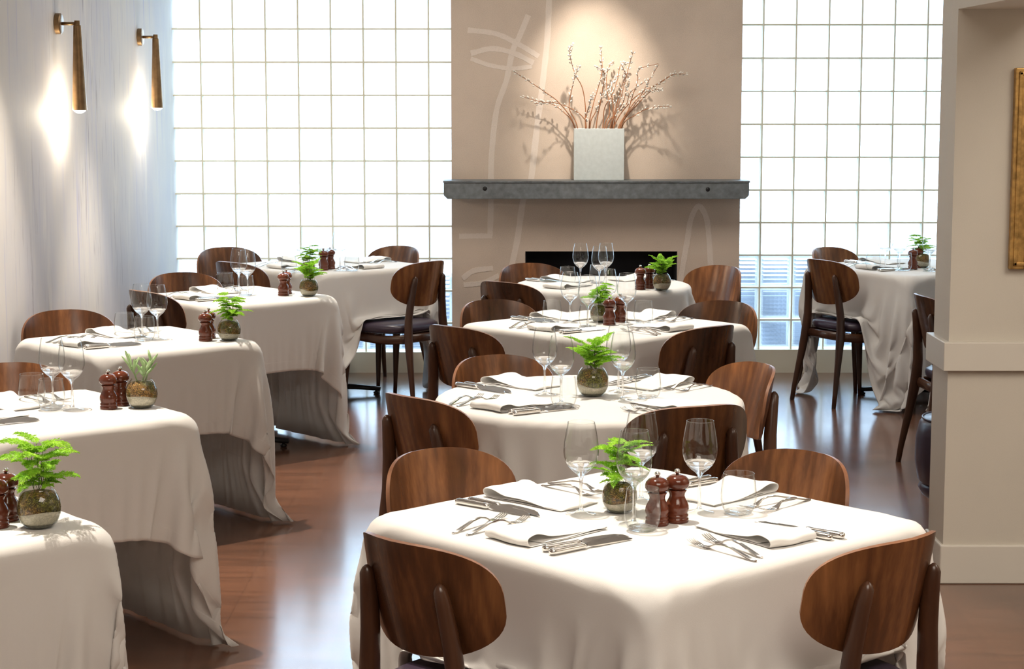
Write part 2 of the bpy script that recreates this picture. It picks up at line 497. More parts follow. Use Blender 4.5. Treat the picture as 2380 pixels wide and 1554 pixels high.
# ------------------------------------------------------------------ mesh helpers
class MB:
    """collects shapes into one mesh"""

    def __init__(s):
        s.v, s.f, s.mi, s.uv = [], [], [], None

    def add(s, verts, faces, mi=0):
        o = len(s.v)
        s.v += [tuple(x) for x in verts]
        s.f += [tuple(i + o for i in f) for f in faces]
        s.mi += [mi] * len(faces)
        return o

    def box(s, a, b, mi=0):
        (x0, y0, z0), (x1, y1, z1) = a, b
        s.add([(x0, y0, z0), (x1, y0, z0), (x1, y1, z0), (x0, y1, z0), (x0, y0, z1), (x1, y0, z1), (x1, y1, z1),
               (x0, y1, z1)],
              [(0, 3, 2, 1), (4, 5, 6, 7), (0, 1, 5, 4), (1, 2, 6, 5), (2, 3, 7, 6), (3, 0, 4, 7)], mi)

    def lathe(s, prof, n=32, c=(0, 0, 0), mi=0, cap0=True, cap1=True):
        vs = []
        for r, z in prof:
            for k in range(n):
                a = 2 * pi * k / n
                vs.append((c[0] + r * cos(a), c[1] + r * sin(a), c[2] + z))
        fs = []
        for i in range(len(prof) - 1):
            for k in range(n):
                k2 = (k + 1) % n
                fs.append((i * n + k, i * n + k2, (i + 1) * n + k2, (i + 1) * n + k))
        if cap0 and prof[0][0] > 1e-6:
            fs.append(tuple(reversed(range(n))))
        if cap1 and prof[-1][0] > 1e-6:
            fs.append(tuple(range((len(prof) - 1) * n, len(prof) * n)))
        s.add(vs, fs, mi)

    def tube(s, pts, rad, n=10, mi=0, flat=None, cap=True):
        """tube along points; rad number or list; flat = (k1,k2) section scales; returns nothing"""
        pts = [Vector(p) for p in pts]
        m = len(pts)
        if not isinstance(rad, (list, tuple)):
            rad = [rad] * m
        up = Vector((0, 0, 1))
        vs = []
        prevu = None
        for i, p in enumerate(pts):
            d = (pts[min(i + 1, m - 1)] - pts[max(i - 1, 0)]).normalized()
            if prevu is None:
                u = d.cross(up)
                if u.length < 1e-3:
                    u = d.cross(Vector((0, 1, 0)))
                u.normalize()
            else:
                u = (prevu - d * prevu.dot(d)).normalized()
            prevu = u
            w = u.cross(d).normalized()
            k1, k2 = flat if flat else (1, 1)
            for k in range(n):
                a = 2 * pi * k / n
                vs.append(p + (u * cos(a) * k1 + w * sin(a) * k2) * rad[i])
        fs = []
        for i in range(m - 1):
            for k in range(n):
                k2_ = (k + 1) % n
                fs.append((i * n + k, i * n + k2_, (i + 1) * n + k2_, (i + 1) * n + k))
        if cap:
            fs.append(tuple(reversed(range(n))))
            fs.append(tuple(range((m - 1) * n, m * n)))
        s.add(vs, fs, mi)

    def ribbon(s, pts, widths, th, mi=0):
        """flat bar in the x-z plane, width along y"""
        vs, fs = [], []
        for (x, y, z), w in zip(pts, widths):
            h = w / 2
            vs += [(x, y - h, z), (x, y + h, z), (x, y + h * 0.8, z + th), (x, y - h * 0.8, z + th)]
        m = len(pts)
        for i in range(m - 1):
            for k in range(4):
                k2 = (k + 1) % 4
                fs.append((i * 4 + k, i * 4 + k2, i * 4 + 4 + k2, i * 4 + 4 + k))
        fs.append((3, 2, 1, 0))
        fs.append(tuple(range((m - 1) * 4, m * 4)))
        s.add(vs, fs, mi)

    def ellipsoid(s, c, r, ax=None, n=8, m=6, mi=0):
        R = Matrix.Identity(3)
        if ax is not None:
            R = Vector(ax).to_track_quat('Z', 'Y').to_matrix()
        vs, fs = [], []
        for j in range(m + 1):
            t = pi * j / m
            for k in range(n):
                a = 2 * pi * k / n
                v = R @ Vector((r[0] * sin(t) * cos(a), r[1] * sin(t) * sin(a), r[2] * cos(t)))
                vs.append(Vector(c) + v)
        for j in range(m):
            for k in range(n):
                k2 = (k + 1) % n
                fs.append((j * n + k, (j + 1) * n + k, (j + 1) * n + k2, j * n + k2))
        s.add(vs, fs, mi)

    def mesh(s, name, mats, smooth=True):
        me = bpy.data.meshes.new(name)
        me.from_pydata(s.v, [], s.f)
        for m in (mats if isinstance(mats, (list, tuple)) else [mats]):
            me.materials.append(M[m])
        me.polygons.foreach_set('material_index', s.mi)
        me.polygons.foreach_set('use_smooth', [smooth] * len(s.f))
        me.update()
        return me

    def build(s, name, mats, parent=None, smooth=True, bevel=0, auto=None, sub=0):
        o = bpy.data.objects.new(name, s.mesh(name, mats, smooth))
        COL.objects.link(o)
        if parent:
            o.parent = parent
        if bevel:
            b = o.modifiers.new('bevel', 'BEVEL')
            b.width = bevel
            b.segments = 3
            b.limit_method = 'ANGLE'
            b.angle_limit = radians(40)
        if sub:
            b = o.modifiers.new('sub', 'SUBSURF')
            b.levels = b.render_levels = sub
        if auto:
            with_sharp(o.data, auto)
        return o


def with_sharp(me, ang):
    me.set_sharp_from_angle(angle=radians(ang))


def tag(o, label, cat, group=None):
    o['label'] = label
    o['category'] = cat
    if group:
        o['group'] = group
    return o


def structure(o):
    o['kind'] = 'structure'
    return o


def thing(name, label, cat, loc=(0, 0, 0), rz=0.0, group=None):
    o = bpy.data.objects.new(name, None)
    COL.objects.link(o)
    o.empty_display_size = 0.05
    o.location = loc
    o.rotation_euler = (0, 0, rz)
    return tag(o, label, cat, group)


def copy_tree(o, parent=None):
    c = o.copy()
    COL.objects.link(c)
    if parent:
        c.parent = parent
    for ch in list(o.children):
        copy_tree(ch, c)
    return c


class Stock:
    """first request moves the prototype itself, later ones copy it with its parts"""

    def __init__(s, make):
        s.make, s.o, s.used = make, None, False

    def get(s, loc, rz, label, group, scale=1.0):
        if s.o is None:
            s.o = s.make()
        o = s.o if not s.used else copy_tree(s.o)
        s.used = True
        o.location = loc
        o.rotation_euler = (0, 0, rz)
        o.scale = (scale,) * 3
        o['label'] = label
        o['group'] = group
        return o


def smoothstep(a, b, x):
    t = max(0.0, min(1.0, (x - a) / (b - a)))
    return t * t * (3 - 2 * t)


# ------------------------------------------------------------------ room
XL, XR, YB, YR, ZC = -2.10, 3.60, 11.90, -1.2, 3.05
CHX0, CHX1, CHY = -0.372, 1.405, 11.75

m = MB()
m.add([(XL, YR, 0), (XR, YR, 0), (XR, YB + 0.05, 0), (XL, YB + 0.05, 0)], [(0, 1, 2, 3)])
structure(m.build('floor', 'floor', smooth=False))
m = MB()
m.box((XL - 0.1, YR - 0.1, ZC), (XR + 0.1, YB + 0.2, ZC + 0.1))
structure(m.build('ceiling', 'ceil', smooth=False))
m = MB()
m.box((XL - 0.12, YR - 0.1, -0.02), (XL, YB + 0.2, ZC))
structure(m.build('wall_left', 'wallL', smooth=False))
m = MB()
m.box((XR, YR - 0.1, -0.02), (XR + 0.12, YB + 0.2, ZC))
structure(m.build('wall_right', 'paint', smooth=False))
m = MB()
m.box((XL - 0.1, YR - 0.12, -0.02), (XR + 0.1, YR, ZC))
structure(m.build('wall_rear', 'paint', smooth=False))


# chimney breast with a low, wide fire opening
FX0, FX1, FZ0, FZ1 = 0.082, 1.022, 0.30, 0.777
m = MB()
D = YB + 0.18
m.box((CHX0, CHY, 0), (FX0, D, ZC))
m.box((FX1, CHY, 0), (CHX1, D, ZC))
m.box((FX0, CHY, FZ1), (FX1, D, ZC))
m.box((FX0, CHY, 0), (FX1, D, FZ0))
wc = structure(m.build('wall_chimney', 'chimney', smooth=False))
m = MB()
m.box((FX0 + .001, D - 0.02, FZ0), (FX1 - .001, D, FZ1))
m.box((FX0 + .001, CHY + .02, FZ0), (FX0 + 0.006, D - .02, FZ1))
m.box((FX1 - .006, CHY + .02, FZ0), (FX1 - .001, D - .02, FZ1))
m.box((FX0 + .006, CHY + .02, FZ0), (FX1 - .006, D - .02, FZ0 + .005))
m.box((FX0 + .006, CHY + .02, FZ1 - .005), (FX1 - .006, D - .02, FZ1))
m.build('firebox', 'soot', wc, smooth=False)


def spline(pts, n):
    """Catmull-Rom through the points"""
    P = [Vector(p) for p in pts]
    P = [P[0] * 2 - P[1]] + P + [P[-1] * 2 - P[-2]]
    out = []
    segs = len(P) - 3
    for i in range(segs):
        a, b, c, d = P[i:i + 4]
        k = max(2, n // segs)
        for j in range(k):
            t = j / k
            out.append(0.5 * ((2 * b) + (c - a) * t + (2 * a - 5 * b + 4 * c - d) * t * t + (3 * b - a - 3 * c + d) * t ** 3))
    out.append(P[-2])
    return out


strokes = [
    ([(1277, -20), (1272, 90), (1260, 202), (1249, 288), (1231, 440), (1216, 465), (1202, 559), (1184, 640)], 14),
    ([(1228, 35), (1205, 90), (1191, 119), (1177, 187), (1155, 252), (1144, 342), (1141, 415), (1141, 480), (1139, 548)], 13),
    ([(1144, 548), (1110, 548), (1067, 549)], 12),
    ([(1087, 70), (1151, 78), (1202, 101), (1252, 131)], 12),
    ([(1094, 124), (1144, 113), (1195, 124), (1240, 146)], 12),
    ([(1094, 136), (1140, 152), (1190, 159), (1236, 155)], 10),
    ([(1580, 660), (1590, 600), (1598, 555), (1606, 508), (1624, 478), (1642, 508), (1648, 556), (1652, 620), (1654, 660)], 13),
    ([(1075, 647), (1102, 629), (1146, 623)], 12),
    ([(1078, 662), (1122, 657), (1160, 640)], 11),
]
m = MB()
for si, (pts, w) in enumerate(strokes):
    up = .0004 + si * .0003
    P = spline([on_y(x, y, CHY) for x, y in pts], 40)
    hw = w / 2 / 376.0
    vs, fs = [], []
    for i, p in enumerate(P):
        d = (P[min(i + 1, len(P) - 1)] - P[max(i - 1, 0)]).normalized()
        nrm = Vector((-d.z, 0, d.x)) * hw * random.uniform(0.9, 1.1)
        for q, yy in ((p - nrm, CHY - .0001), (p - nrm * .97, CHY - up), (p + nrm * .97, CHY - up), (p + nrm, CHY - .0001)):
            vs.append((q.x, yy, q.z))
    for i in range(len(P) - 1):
        for k in range(3):
            fs.append((i * 4 + k, i * 4 + k + 1, i * 4 + k + 5, i * 4 + k + 4))
    m.add(vs, fs)
m.build('chalk_line_mural', 'mural', wc, smooth=False)

# the back wall's low kerbs and heads round the glass-block panels
ZS1, ZS2 = 0.130, 0.146
m = MB()
m.box((XL, YB - 0.02, 0), (CHX0, YB + 0.14, ZS1))
m.box((XL, YB + .01, 2.63), (CHX0, YB + 0.14, ZC))
m.box((CHX1, YB - 0.02, 0), (XR, YB + 0.14, ZS2))
m.box((CHX1, YB + .01, 2.63), (XR, YB + 0.14, ZC))
structure(m.build('wall_back', 'sill', smooth=False))


def block_window(name, x0, x1, xg, z0, z1, zg, px, pz):
    """grout grid with pressed glass blocks; xg/zg: one joint of the grid"""
    J = 0.0050
    dep = 0.075
    xs = [xg + k * px for k in range(-40, 40)]
    xs = [x for x in xs if x0 + 0.012 < x < x1 - 0.012]
    zs = [zg + k * pz for k in range(-40, 40)]
    zs = [z for z in zs if z0 + 0.012 < z < z1 - 0.012]
    g = MB()
    for x in xs:
        g.box((x - J, YB + 0.004, z0), (x + J, YB + dep, z1))
    for z in zs:
        g.box((x0, YB + 0.0043, z - J), (x1, YB + dep - .0003, z + J))
    w = structure(g.build(name, 'grout', smooth=False))
    X = [x0] + xs + [x1]
    Z = [z0] + zs + [z1]
    b = MB()
    uv = []
    for i in range(len(X) - 1):
        for j in range(len(Z) - 1):
            a0, a1 = X[i] + J, X[i + 1] - J
            c0, c1 = Z[j] + J, Z[j + 1] - J
            if a1 - a0 < 0.01 or c1 - c0 < 0.01:
                continue
            e = 0.017
            for y, sgn in ((YB, 1), (YB + dep, -1)):
                r0 = [(a0, y + sgn * .007, c0), (a1, y + sgn * .007, c0), (a1, y + sgn * .007, c1), (a0, y + sgn * .007, c1)]
                ri = [(a0 + .007, y + sgn * .001, c0 + .007), (a1 - .007, y + sgn * .001, c0 + .007),
                      (a1 - .007, y + sgn * .001, c1 - .007), (a0 + .007, y + sgn * .001, c1 - .007)]
                r1 = [(a0 + e, y, c0 + e), (a1 - e, y, c0 + e), (a1 - e, y, c1 - e), (a0 + e, y, c1 - e)]
                b.add(r0 + ri + r1, [(0, 1, 5, 4), (1, 2, 6, 5), (2, 3, 7, 6), (3, 0, 4, 7),
                                     (4, 5, 9, 8), (5, 6, 10, 9), (6, 7, 11, 10), (7, 4, 8, 11)], 1)
                b.add(r1, [(0, 1, 2, 3)], 0)
                if True:
                    uv.append(((a0 - xg) / px, (a1 - xg) / px, (c0 - zg) / pz, (c1 - zg) / pz))
    o = b.build('glass_blocks', ['block', 'rim'], w, smooth=False)
    me = o.data
    ul = me.uv_layers.new(name='UVMap')
    for p in me.polygons:
        for li in p.loop_indices:
            co = me.vertices[me.loops[li].vertex_index].co
            ul.data[li].uv = ((co.x - xg) / px, (co.z - zg) / pz)
    return w


block_window('window_1', XL, CHX0, -1.9267, ZS1, 2.63, 2.1396, 0.2014, 0.2031)
block_window('window_2', CHX1, XR, 1.5536, ZS2, 2.63, 2.165, 0.2027, 0.2036)

# outside: bright paving and a low wall in shade
m = MB()
m.add([(-40, YB + .2, -.12), (40, YB + .2, -.12), (40, 90, -.12), (-40, 90, -.12)], [(0, 1, 2, 3)])
structure(m.build('exterior_pavement', 'paving', smooth=False))
m = MB()
m.box((-9, 13.6, -.12), (0.4, 13.9, 0.44))
m.box((0.4, 13.6, -.12), (11, 13.9, 0.60))
structure(m.build('exterior_wall', 'kerbwall', smooth=False, bevel=.01))

# right-hand pier: rail, baseboard, header
PX, PY0, PY1 = 1.546, 6.69, 6.93
m = MB()
m.box((PX, PY0, 0), (XR, PY1, ZC))
structure(m.build('wall_pillar', 'paint', smooth=False))
m = MB()
m.box((PX, YR, 2.037), (PX + .30, PY0, ZC))
structure(m.build('wall_header', 'paint', smooth=False))
m = MB()
m.box((PX - .022, PY0 - .028, 0.774), (XR, PY1 + .028, 0.876))
structure(m.build('trim_1', 'trim', smooth=False, bevel=.003))
m = MB()
m.box((PX - .012, PY0 - .014, 0.0), (XR, PY1 + .014, 0.142))
structure(m.build('baseboard_pillar', 'trim', smooth=False, bevel=.006))

# picture frame at the right edge
fr = thing('picture_frame', 'gilt framed picture on the cream wall beside the pillar edge', 'picture frame', (1.745, PY0 - .001, 1.135))
m = MB()
w, h, t = 0.62, 0.70, 0.05
for a, b in (((0, -.028, 0), (t, 0, h)), ((w - t, -.028, 0), (w, 0, h)), ((t, -.028, 0), (w - t, 0, t)), ((t, -.028, h - t), (w - t, 0, h))):
    m.box(a, b)
m.box((.012, -.034, .012), (.026, -.027, h - .012))
m.box((.012, -.034, h - .026), (w - .012, -.027, h - .012))
m.box((.012, -.034, .012), (w - .012, -.027, .026))
m.build('frame', 'gold', fr, smooth=False, bevel=.004)
m = MB()
m.box((t, -.012, t), (w - t, -.006, h - t))
m.build('canvas', 'canvas', fr, smooth=False)

# mantel shelf
ma = thing('mantel_shelf', 'long grey zinc mantel shelf bolted across the chimney', 'mantel', (0, 0, 0))
y0 = 11.53
a = on_y(1031, 418, y0)
b = on_y(1741, 462, y0)
zt, zb = 1.222, 1.112
m = MB()
x0, x1 = a.x, b.x
ch = 0.022
prof = [(x0, zt - .012), (x1, zt - .012), (x1, zb + ch), (x1 - ch, zb), (x0 + ch, zb), (x0, zb + ch)]
vs = [(x, y0, z) for x, z in prof] + [(x, CHY - .002, z) for x, z in prof]
n = len(prof)
m.add(vs, [tuple(reversed(range(n))), tuple(range(n, 2 * n))] + [(i, (i + 1) % n, n + (i + 1) % n, n + i) for i in range(n)])
m.build('beam', 'zinc', ma, smooth=False, bevel=.003)
m = MB()
m.box((x0 - .004, y0 - .006, zt - .012), (x1 + .004, CHY - .002, zt))
m.build('top_plate', 'zinc', ma, smooth=False, bevel=.002)
for px, py in ((1127, 438), (1645, 440)):
    q = on_y(px, py, y0)
    m = MB()
    m.lathe([(.0, 0), (.013, 0), (.013, .003), (.006, .006), (0, .006)], 14)
    bo = m.build('bolt', 'iron', ma)
    bo.location = q
    bo.rotation_euler = (pi / 2, 0, 0)

# ceramic block vase and willow
VY = 11.64
va, vb = on_y(1333, 415, VY), on_y(1450, 295, VY)
VX0, VX1, VZ0, VZ1 = va.x, vb.x, zt, zt + .312
vt = thing('ceramic_vase', 'square pale grey ceramic vase standing on the mantel', 'vase', ((VX0 + VX1) / 2, VY, zt + .0005))
m = MB()
hw, hd, hh = (VX1 - VX0) / 2, .062, .312
wl = .008
o_ = [(-hw, -hd), (hw, -hd), (hw, hd), (-hw, hd)]
i_ = [(-hw + wl, -hd + wl), (hw - wl, -hd + wl), (hw - wl, hd - wl), (-hw + wl, hd - wl)]
vs = [(x, y, 0) for x, y in o_] + [(x, y, hh) for x, y in o_] + [(x, y, hh) for x, y in i_] + [(x, y, .02) for x, y in i_]
fs = [(3, 2, 1, 0)]
for k in range(4):
    k2 = (k + 1) % 4
    fs += [(k, k2, 4 + k2, 4 + k), (4 + k, 4 + k2, 8 + k2, 8 + k), (8 + k, 8 + k2, 12 + k2, 12 + k)]
fs.append((12, 13, 14, 15))
m.add(vs, fs)
m.build('vessel', 'ceramic', vt, smooth=False, bevel=.003)

BR = [
    [(712, 980), (560, 740), (380, 600), (200, 480), (60, 390)],
    [(706, 980), (600, 830), (470, 740), (330, 710), (150, 660)],
    [(835, 980), (800, 880), (700, 800), (560, 740), (430, 720), (290, 735)],
    [(825, 980), (825, 760), (790, 560), (725, 440), (690, 340), (665, 240), (660, 160), (690, 100)],
    [(740, 985), (655, 790), (670, 640), (700, 500), (725, 420), (750, 340)],
    [(830, 980), (850, 800), (905, 640)],
    [(865, 980), (910, 740), (960, 570), (1000, 400), (1000, 260), (990, 140)],
    [(875, 980), (930, 830), (1000, 680), (1050, 620), (1110, 560)],
    [(1030, 985), (1075, 860), (1080, 740), (1055, 600), (1050, 450), (1085, 330), (1130, 290)],
    [(1100, 980), (1160, 740), (1210, 560), (1250, 440), (1215, 330)],
    [(1112, 980), (1120, 760), (1100, 600), (1130, 500), (1170, 440)],
    [(1125, 980), (1160, 840), (1235, 700), (1260, 560), (1290, 480)],
    [(1130, 980), (1300, 720), (1450, 600), (1600, 520), (1750, 430), (1900, 420)],
    [(1180, 980), (1340, 760), (1480, 600), (1640, 500), (1780, 405)],
    [(1190, 980), (1330, 740), (1420, 640), (1500, 490), (1605, 320)],
    [(1200, 980), (1400, 720), (1530, 600), (1630, 585)],
    [(1215, 980), (1350, 860), (1480, 790), (1600, 770), (1715, 762)],
    [(1205, 980), (1270, 840), (1330, 640), (1380, 500), (1400, 370), (1600, 310)],
    [(1090, 985), (1130, 880), (1200, 680), (1290, 330), (1335, 180)],
    [(1050, 985), (1160, 840), (1260, 740), (1310, 610), (1460, 500)],
    [(940, 985), (990, 700), (1010, 560), (1030, 420), (945, 340)],
    [(1010, 985), (1030, 780), (1110, 640), (1160, 500), (1200, 320), (1260, 300)],
]
ords = ['first', 'second', 'third', 'fourth', 'fifth', 'sixth', 'seventh', 'eighth', 'ninth', 'tenth', 'eleventh', 'twelfth',
        'thirteenth', 'fourteenth', 'fifteenth', 'sixteenth', 'seventeenth', 'eighteenth', 'nineteenth', 'twentieth',
        'twenty-first', 'twenty-second']
tips = sorted(range(len(BR)), key=lambda i: BR[i][-1][0])
rank = {i: k for k, i in enumerate(tips)}
rb = random.Random(5)
for bi, zp in enumerate(BR):
    ph = rb.uniform(-1, 1)
    pts = []
    for k, (zx, zy) in enumerate(zp):
        t = k / (len(zp) - 1)
        yy = VY + ph * 0.03 - t * t * (0.05 + 0.10 * rb.random()) * (1 if ph < .4 else -.3)
        pts.append(on_y(1180 + zx / 4.57, 80 + zy / 4.57, yy))
    foot = Vector((min(max(pts[0].x * .7 + .5 * .3, VX0 + .05), VX1 - .05), VY + ph * .03, VZ0 + .06))
    pts = [foot] + pts
    P = spline(pts, 40)
    n_ = len(P)
    m = MB()
    m.tube(P, [.0042 - .0028 * i / n_ for i in range(n_)], 6)
    lab = 'pussy willow branch in the mantel vase, its tip ' + ords[rank[bi]] + ' from the left'
    o = m.build('willow_branch', 'twig')
    tag(o, lab, 'branch', 'pussy willow branches in the mantel vase')
    m = MB()
    start = int(n_ * .42)
    i = start
    while i < n_:
        p = P[i]
        d = (P[min(i + 1, n_ - 1)] - P[max(i - 1, 0)]).normalized()
        for _ in range(2 if i > n_ * .7 else 1):
            s = Vector((rb.uniform(-1, 1), rb.uniform(-1, 1), rb.uniform(-1, 1)))
            s = (s - d * s.dot(d)).normalized()
            ax = (d * .8 + s * .6).normalized()
            k = rb.uniform(.75, 1.2)
            m.ellipsoid(p + s * .006 + ax * .005, (.0050 * k, .0050 * k, .0095 * k), ax, 7, 5)
        i += rb.choice((1, 2, 2))
    m.build('catkins', 'catkin', o)['kind'] = 'stuff'


# sconces on the left wall
def sconce(px, py, name_label):
    s1 = on_y(px, py, 1)
    k = (XL + 0.0) / s1.x
    y = k
    z = on_y(px, py, y).z
    o = thing('wall_sconce', name_label, 'wall lamp', (XL + .001, y, z), 0, 'bronze sconces on the streaked wall')
    m = MB()
    m.lathe([(0, 0), (.048, 0), (.048, .022), (.043, .026), (0, .026)], 32)
    p = m.build('backplate', 'bronze', o)
    with_sharp(p.data, 40)
    p.rotation_euler = (0, pi / 2, 0)
    m = MB()
    m.tube([(.02, 0, 0), (.097, 0, 0)], .0075, 12)
    m.build('arm', 'bronze', o)
    m = MB()
    m.lathe([(0, .014), (.013, .014), (.0135, -.006), (.018, -.010), (.034, -.395), (.031, -.395), (.016, -.02), (0, -.02)], 32, (.097, 0, 0))
    p = m.build('cone_shade', 'bronze', o)
    with_sharp(p.data, 40)
    m = MB()
    m.lathe([(0, -.378), (.028, -.384), (.028, -.398), (.014, -.408), (0, -.410)], 24, (.097, 0, 0))
    m.build('bulb', 'bulb', o)
    l = bpy.data.lights.new('sconce_glow', 'POINT')
    l.energy = 13.0
    l.color = (1.0, .86, .64)
    l.shadow_soft_size = .018
    lo = bpy.data.objects.new('sconce_glow', l)
    COL.objects.link(lo)
    lo.location = (XL + .05, y, z - .415)
    return o


sconce(130, 55, 'bronze cone wall sconce farther from the glass-block window')
sconce(321, 86, 'bronze cone wall sconce closer to the glass-block window')


# ------------------------------------------------------------------ chair
def chair_make():
    o = thing('dining_chair', '-', 'chair')
    # seat cushion
    m = MB()
    n = 40
    rings = [(.0, .418), (.90, .418), (.985, .428), (1.0, .444), (.985, .458), (.9, .470), (.65, .476), (.3, .479), (0, .480)]
    vs = []
    for k, (r, z) in enumerate(rings):
        for i in range(n):
            a = 2 * pi * i / n
            ca, sa = cos(a), sin(a)
            e = 2 / 3.2
            x = math.copysign(abs(ca) ** e, ca) * .222
            y = math.copysign(abs(sa) ** e, sa) * .215
            x *= 1.0 + .10 * y / .215 * .5
            vs.append((x * r, y * r + .012, z - .010 * (1 - r) * (1 if z > .45 else 0)))
    fs = []
    for k in range(len(rings) - 1):
        for i in range(n):
            j = (i + 1) % n
            fs.append((k * n + i, k * n + j, (k + 1) * n + j, (k + 1) * n + i))
    m.add(vs, fs)
    m.build('seat', 'vinyl', o)
    # seat frame
    m = MB()
    for sx in (-1, 1):
        P = [(sx * .150, -.215, .392), (sx * .196, -.09, .383), (sx * .200, .06, .388), (sx * .197, .178, .396)]
        m.tube(spline(P, 9), .026, 10, flat=(.62, 1.0))
    m.tube([(-.19, .182, .396), (.19, .182, .396)], .024, 10, flat=(.62, 1.0))
    m.tube([(-.145, -.212, .392), (.145, -.212, .392)], .024, 10, flat=(.62, 1.0))
    m.build('seat_frame', 'leg', o)
    # rear posts run from the floor up to the back shell
    for sx in (-1, 1):
        m = MB()
        P = [(sx * .182, -.290, 0), (sx * .178, -.279, .08), (sx * .160, -.243, .28), (sx * .150, -.224, .40), (sx * .142, -.219, .50),
             (sx * .130, -.226, .60), (sx * .118, -.240, .70), (sx * .1155, -.247, .728), (sx * .115, -.248, .738), (sx * .1145, -.2485, .744)]
        R = [.0125, .0138, .0205, .0255, .0225, .0210, .0185, .0155, .0100, .003]
        m.tube(P, R, 14, flat=(.95, 1.05))
        m.build('leg', 'leg', o)
    for sx in (-1, 1):
        m = MB()
        P = [(sx * .215, .215, 0), (sx * .211, .207, .08), (sx * .203, .192, .28), (sx * .198, .182, .40), (sx * .197, .181, .42)]
        m.tube(P, [.0115, .0125, .0195, .0235, .0225], 14)
        m.build('leg', 'leg', o)
    # bent-ply back shell
    m = MB()
    nr, na = 9, 56

    def shell(u, v):
        # u across (m), v up from the widest line (m)
        z = .692 + v
        y = -.222 - (z - .585) * .24 + 2.15 * u * u + .10 * max(0, v) * (u / .21) ** 2
        return Vector((u, y, z))
    def outline(a):
        ca, sa = cos(a), sin(a)
        if sa >= 0:
            e1, hx, hz = 2 / 3.0, .212, .130
        else:
            e1, hx, hz = 2 / 2.35, .212, .124
        return (math.copysign(abs(ca) ** e1, ca) * hx, math.copysign(abs(sa) ** e1, sa) * hz)
    th = .0115
    front, back = [], []
    for side in (0, 1):
        vs = []
        for r in range(nr):
            f = (r + 1) / nr
            for i in range(na):
                u, v = outline(2 * pi * i / na)
                p = shell(u * f, v * f)
                e = 1e-3
                nn = (shell(u * f + e, v * f) - p).cross(shell(u * f, v * f + e) - p).normalized()
                k = th / 2 * (1.0 if r < nr - 1 else .86)
                vs.append(p + nn * (k if side else -k))
        c = shell(0, 0) + Vector((0, (-1 if side else 1) * th / 2, 0))
        vs.append(c)
        fs = []
        for r in range(nr - 1):
            for i in range(na):
                j = (i + 1) % na
                q = (r * na + i, r * na + j, (r + 1) * na + j, (r + 1) * na + i)
                fs.append(q if not side else tuple(reversed(q)))
        for i in range(na):
            j = (i + 1) % na
            q = (nr * na, j, i)
            fs.append(q if not side else tuple(reversed(q)))
        off = m.add(vs, fs, 0)
        (front if side else back).append(off)
    f0, b0 = front[0] + (nr - 1) * na, back[0] + (nr - 1) * na
    fs = [(b0 + i, b0 + (i + 1) % na, f0 + (i + 1) % na, f0 + i) for i in range(na)]
    m.f += fs
    m.mi += [1] * len(fs)
    bk = m.build('backrest', ['chair', 'edge'], o)
    with_sharp(bk.data, 50)
    return o


CH = Stock(chair_make)
CHAIRS = []   # (origin x, y, rz) for the cloths


def chair(px, py, face, label):
    """px,py: where the middle of the top edge is seen; face: heading the sitter looks along (degrees from +X)"""
    p = at(px, py, .82)
    f = Vector((cos(radians(face)), sin(radians(face)), 0))
    q = p + f * .275
    rz = radians(face - 90)
    o = CH.get((q.x, q.y, 0), rz, label, 'plywood dining chairs')
    CHAIRS.append((q.x, q.y, rz))
    return o


chair(912, 1256, 45, 'dark plywood chair seen from behind, front left of the nearest square table')
chair(2122, 1252, 132, 'dark plywood chair seen from behind, front right of the nearest square table')
chair(990, 1045, -50, 'brown plywood chair at the back left side of the nearest square table')
chair(1886, 1050, -138, 'brown plywood chair at the back right side of the nearest square table')
chair(936, 920, 42, 'plywood chair seen from behind at the left of the round table')
chair(1133, 826, -58, 'plywood chair facing forward at the back left of the round table')
chair(1778, 846, -158, 'light brown plywood chair at the back right of the round table')
chair(1634, 944, 112, 'very dark plywood chair at the front right of the round table')
chair(1038, 758, 46, 'plywood chair seen from behind, left of the square table behind the round one')
chair(1130, 697, -56, 'orange brown plywood chair, back left of the square table behind the round one')
chair(1669, 758, 132, 'almost black plywood chair, front right of the square table behind the round one')
chair(1696, 700, -128, 'golden brown plywood chair, back right of the square table behind the round one')
chair(1217, 612, -62, 'plywood chair before the left half of the black fireplace opening')
chair(1158, 655, 50, 'plywood chair seen from behind, front left of the fireplace table')
chair(1688, 618, -140, 'greyish brown plywood chair at the right of the fireplace table')
chair(6, 844, -62, 'plywood chair cut by the left edge behind the second left row table')
chair(138, 721, -56, 'brown plywood chair against the streaked wall behind the third left row table')
chair(410, 634, -56, 'plywood chair behind the fourth left row table, in front of the dark window chairs')
chair(320, 676, 44, 'plywood chair seen from behind at the left of the fourth left row table')
chair(516, 575, -58, 'dark plywood chair with its back to the left glass-block window corner')
chair(528, 609, 50, 'dark plywood chair nearest the streaked wall at the left window table')
chair(940, 572, -128, 'sunlit orange plywood chair at the right back of the left window table')
chair(1006, 607, 141, 'dark plywood chair with plum seat in full view left of the chimney')
chair(1900, 603, 31, 'dark plywood chair with plum seat in full view right of the chimney')
chair(1912, 575, -50, 'plywood chair behind the full-view chair at the right window table')
chair(2133, 685, 6, 'plywood chair seen edge on beside the pillar')


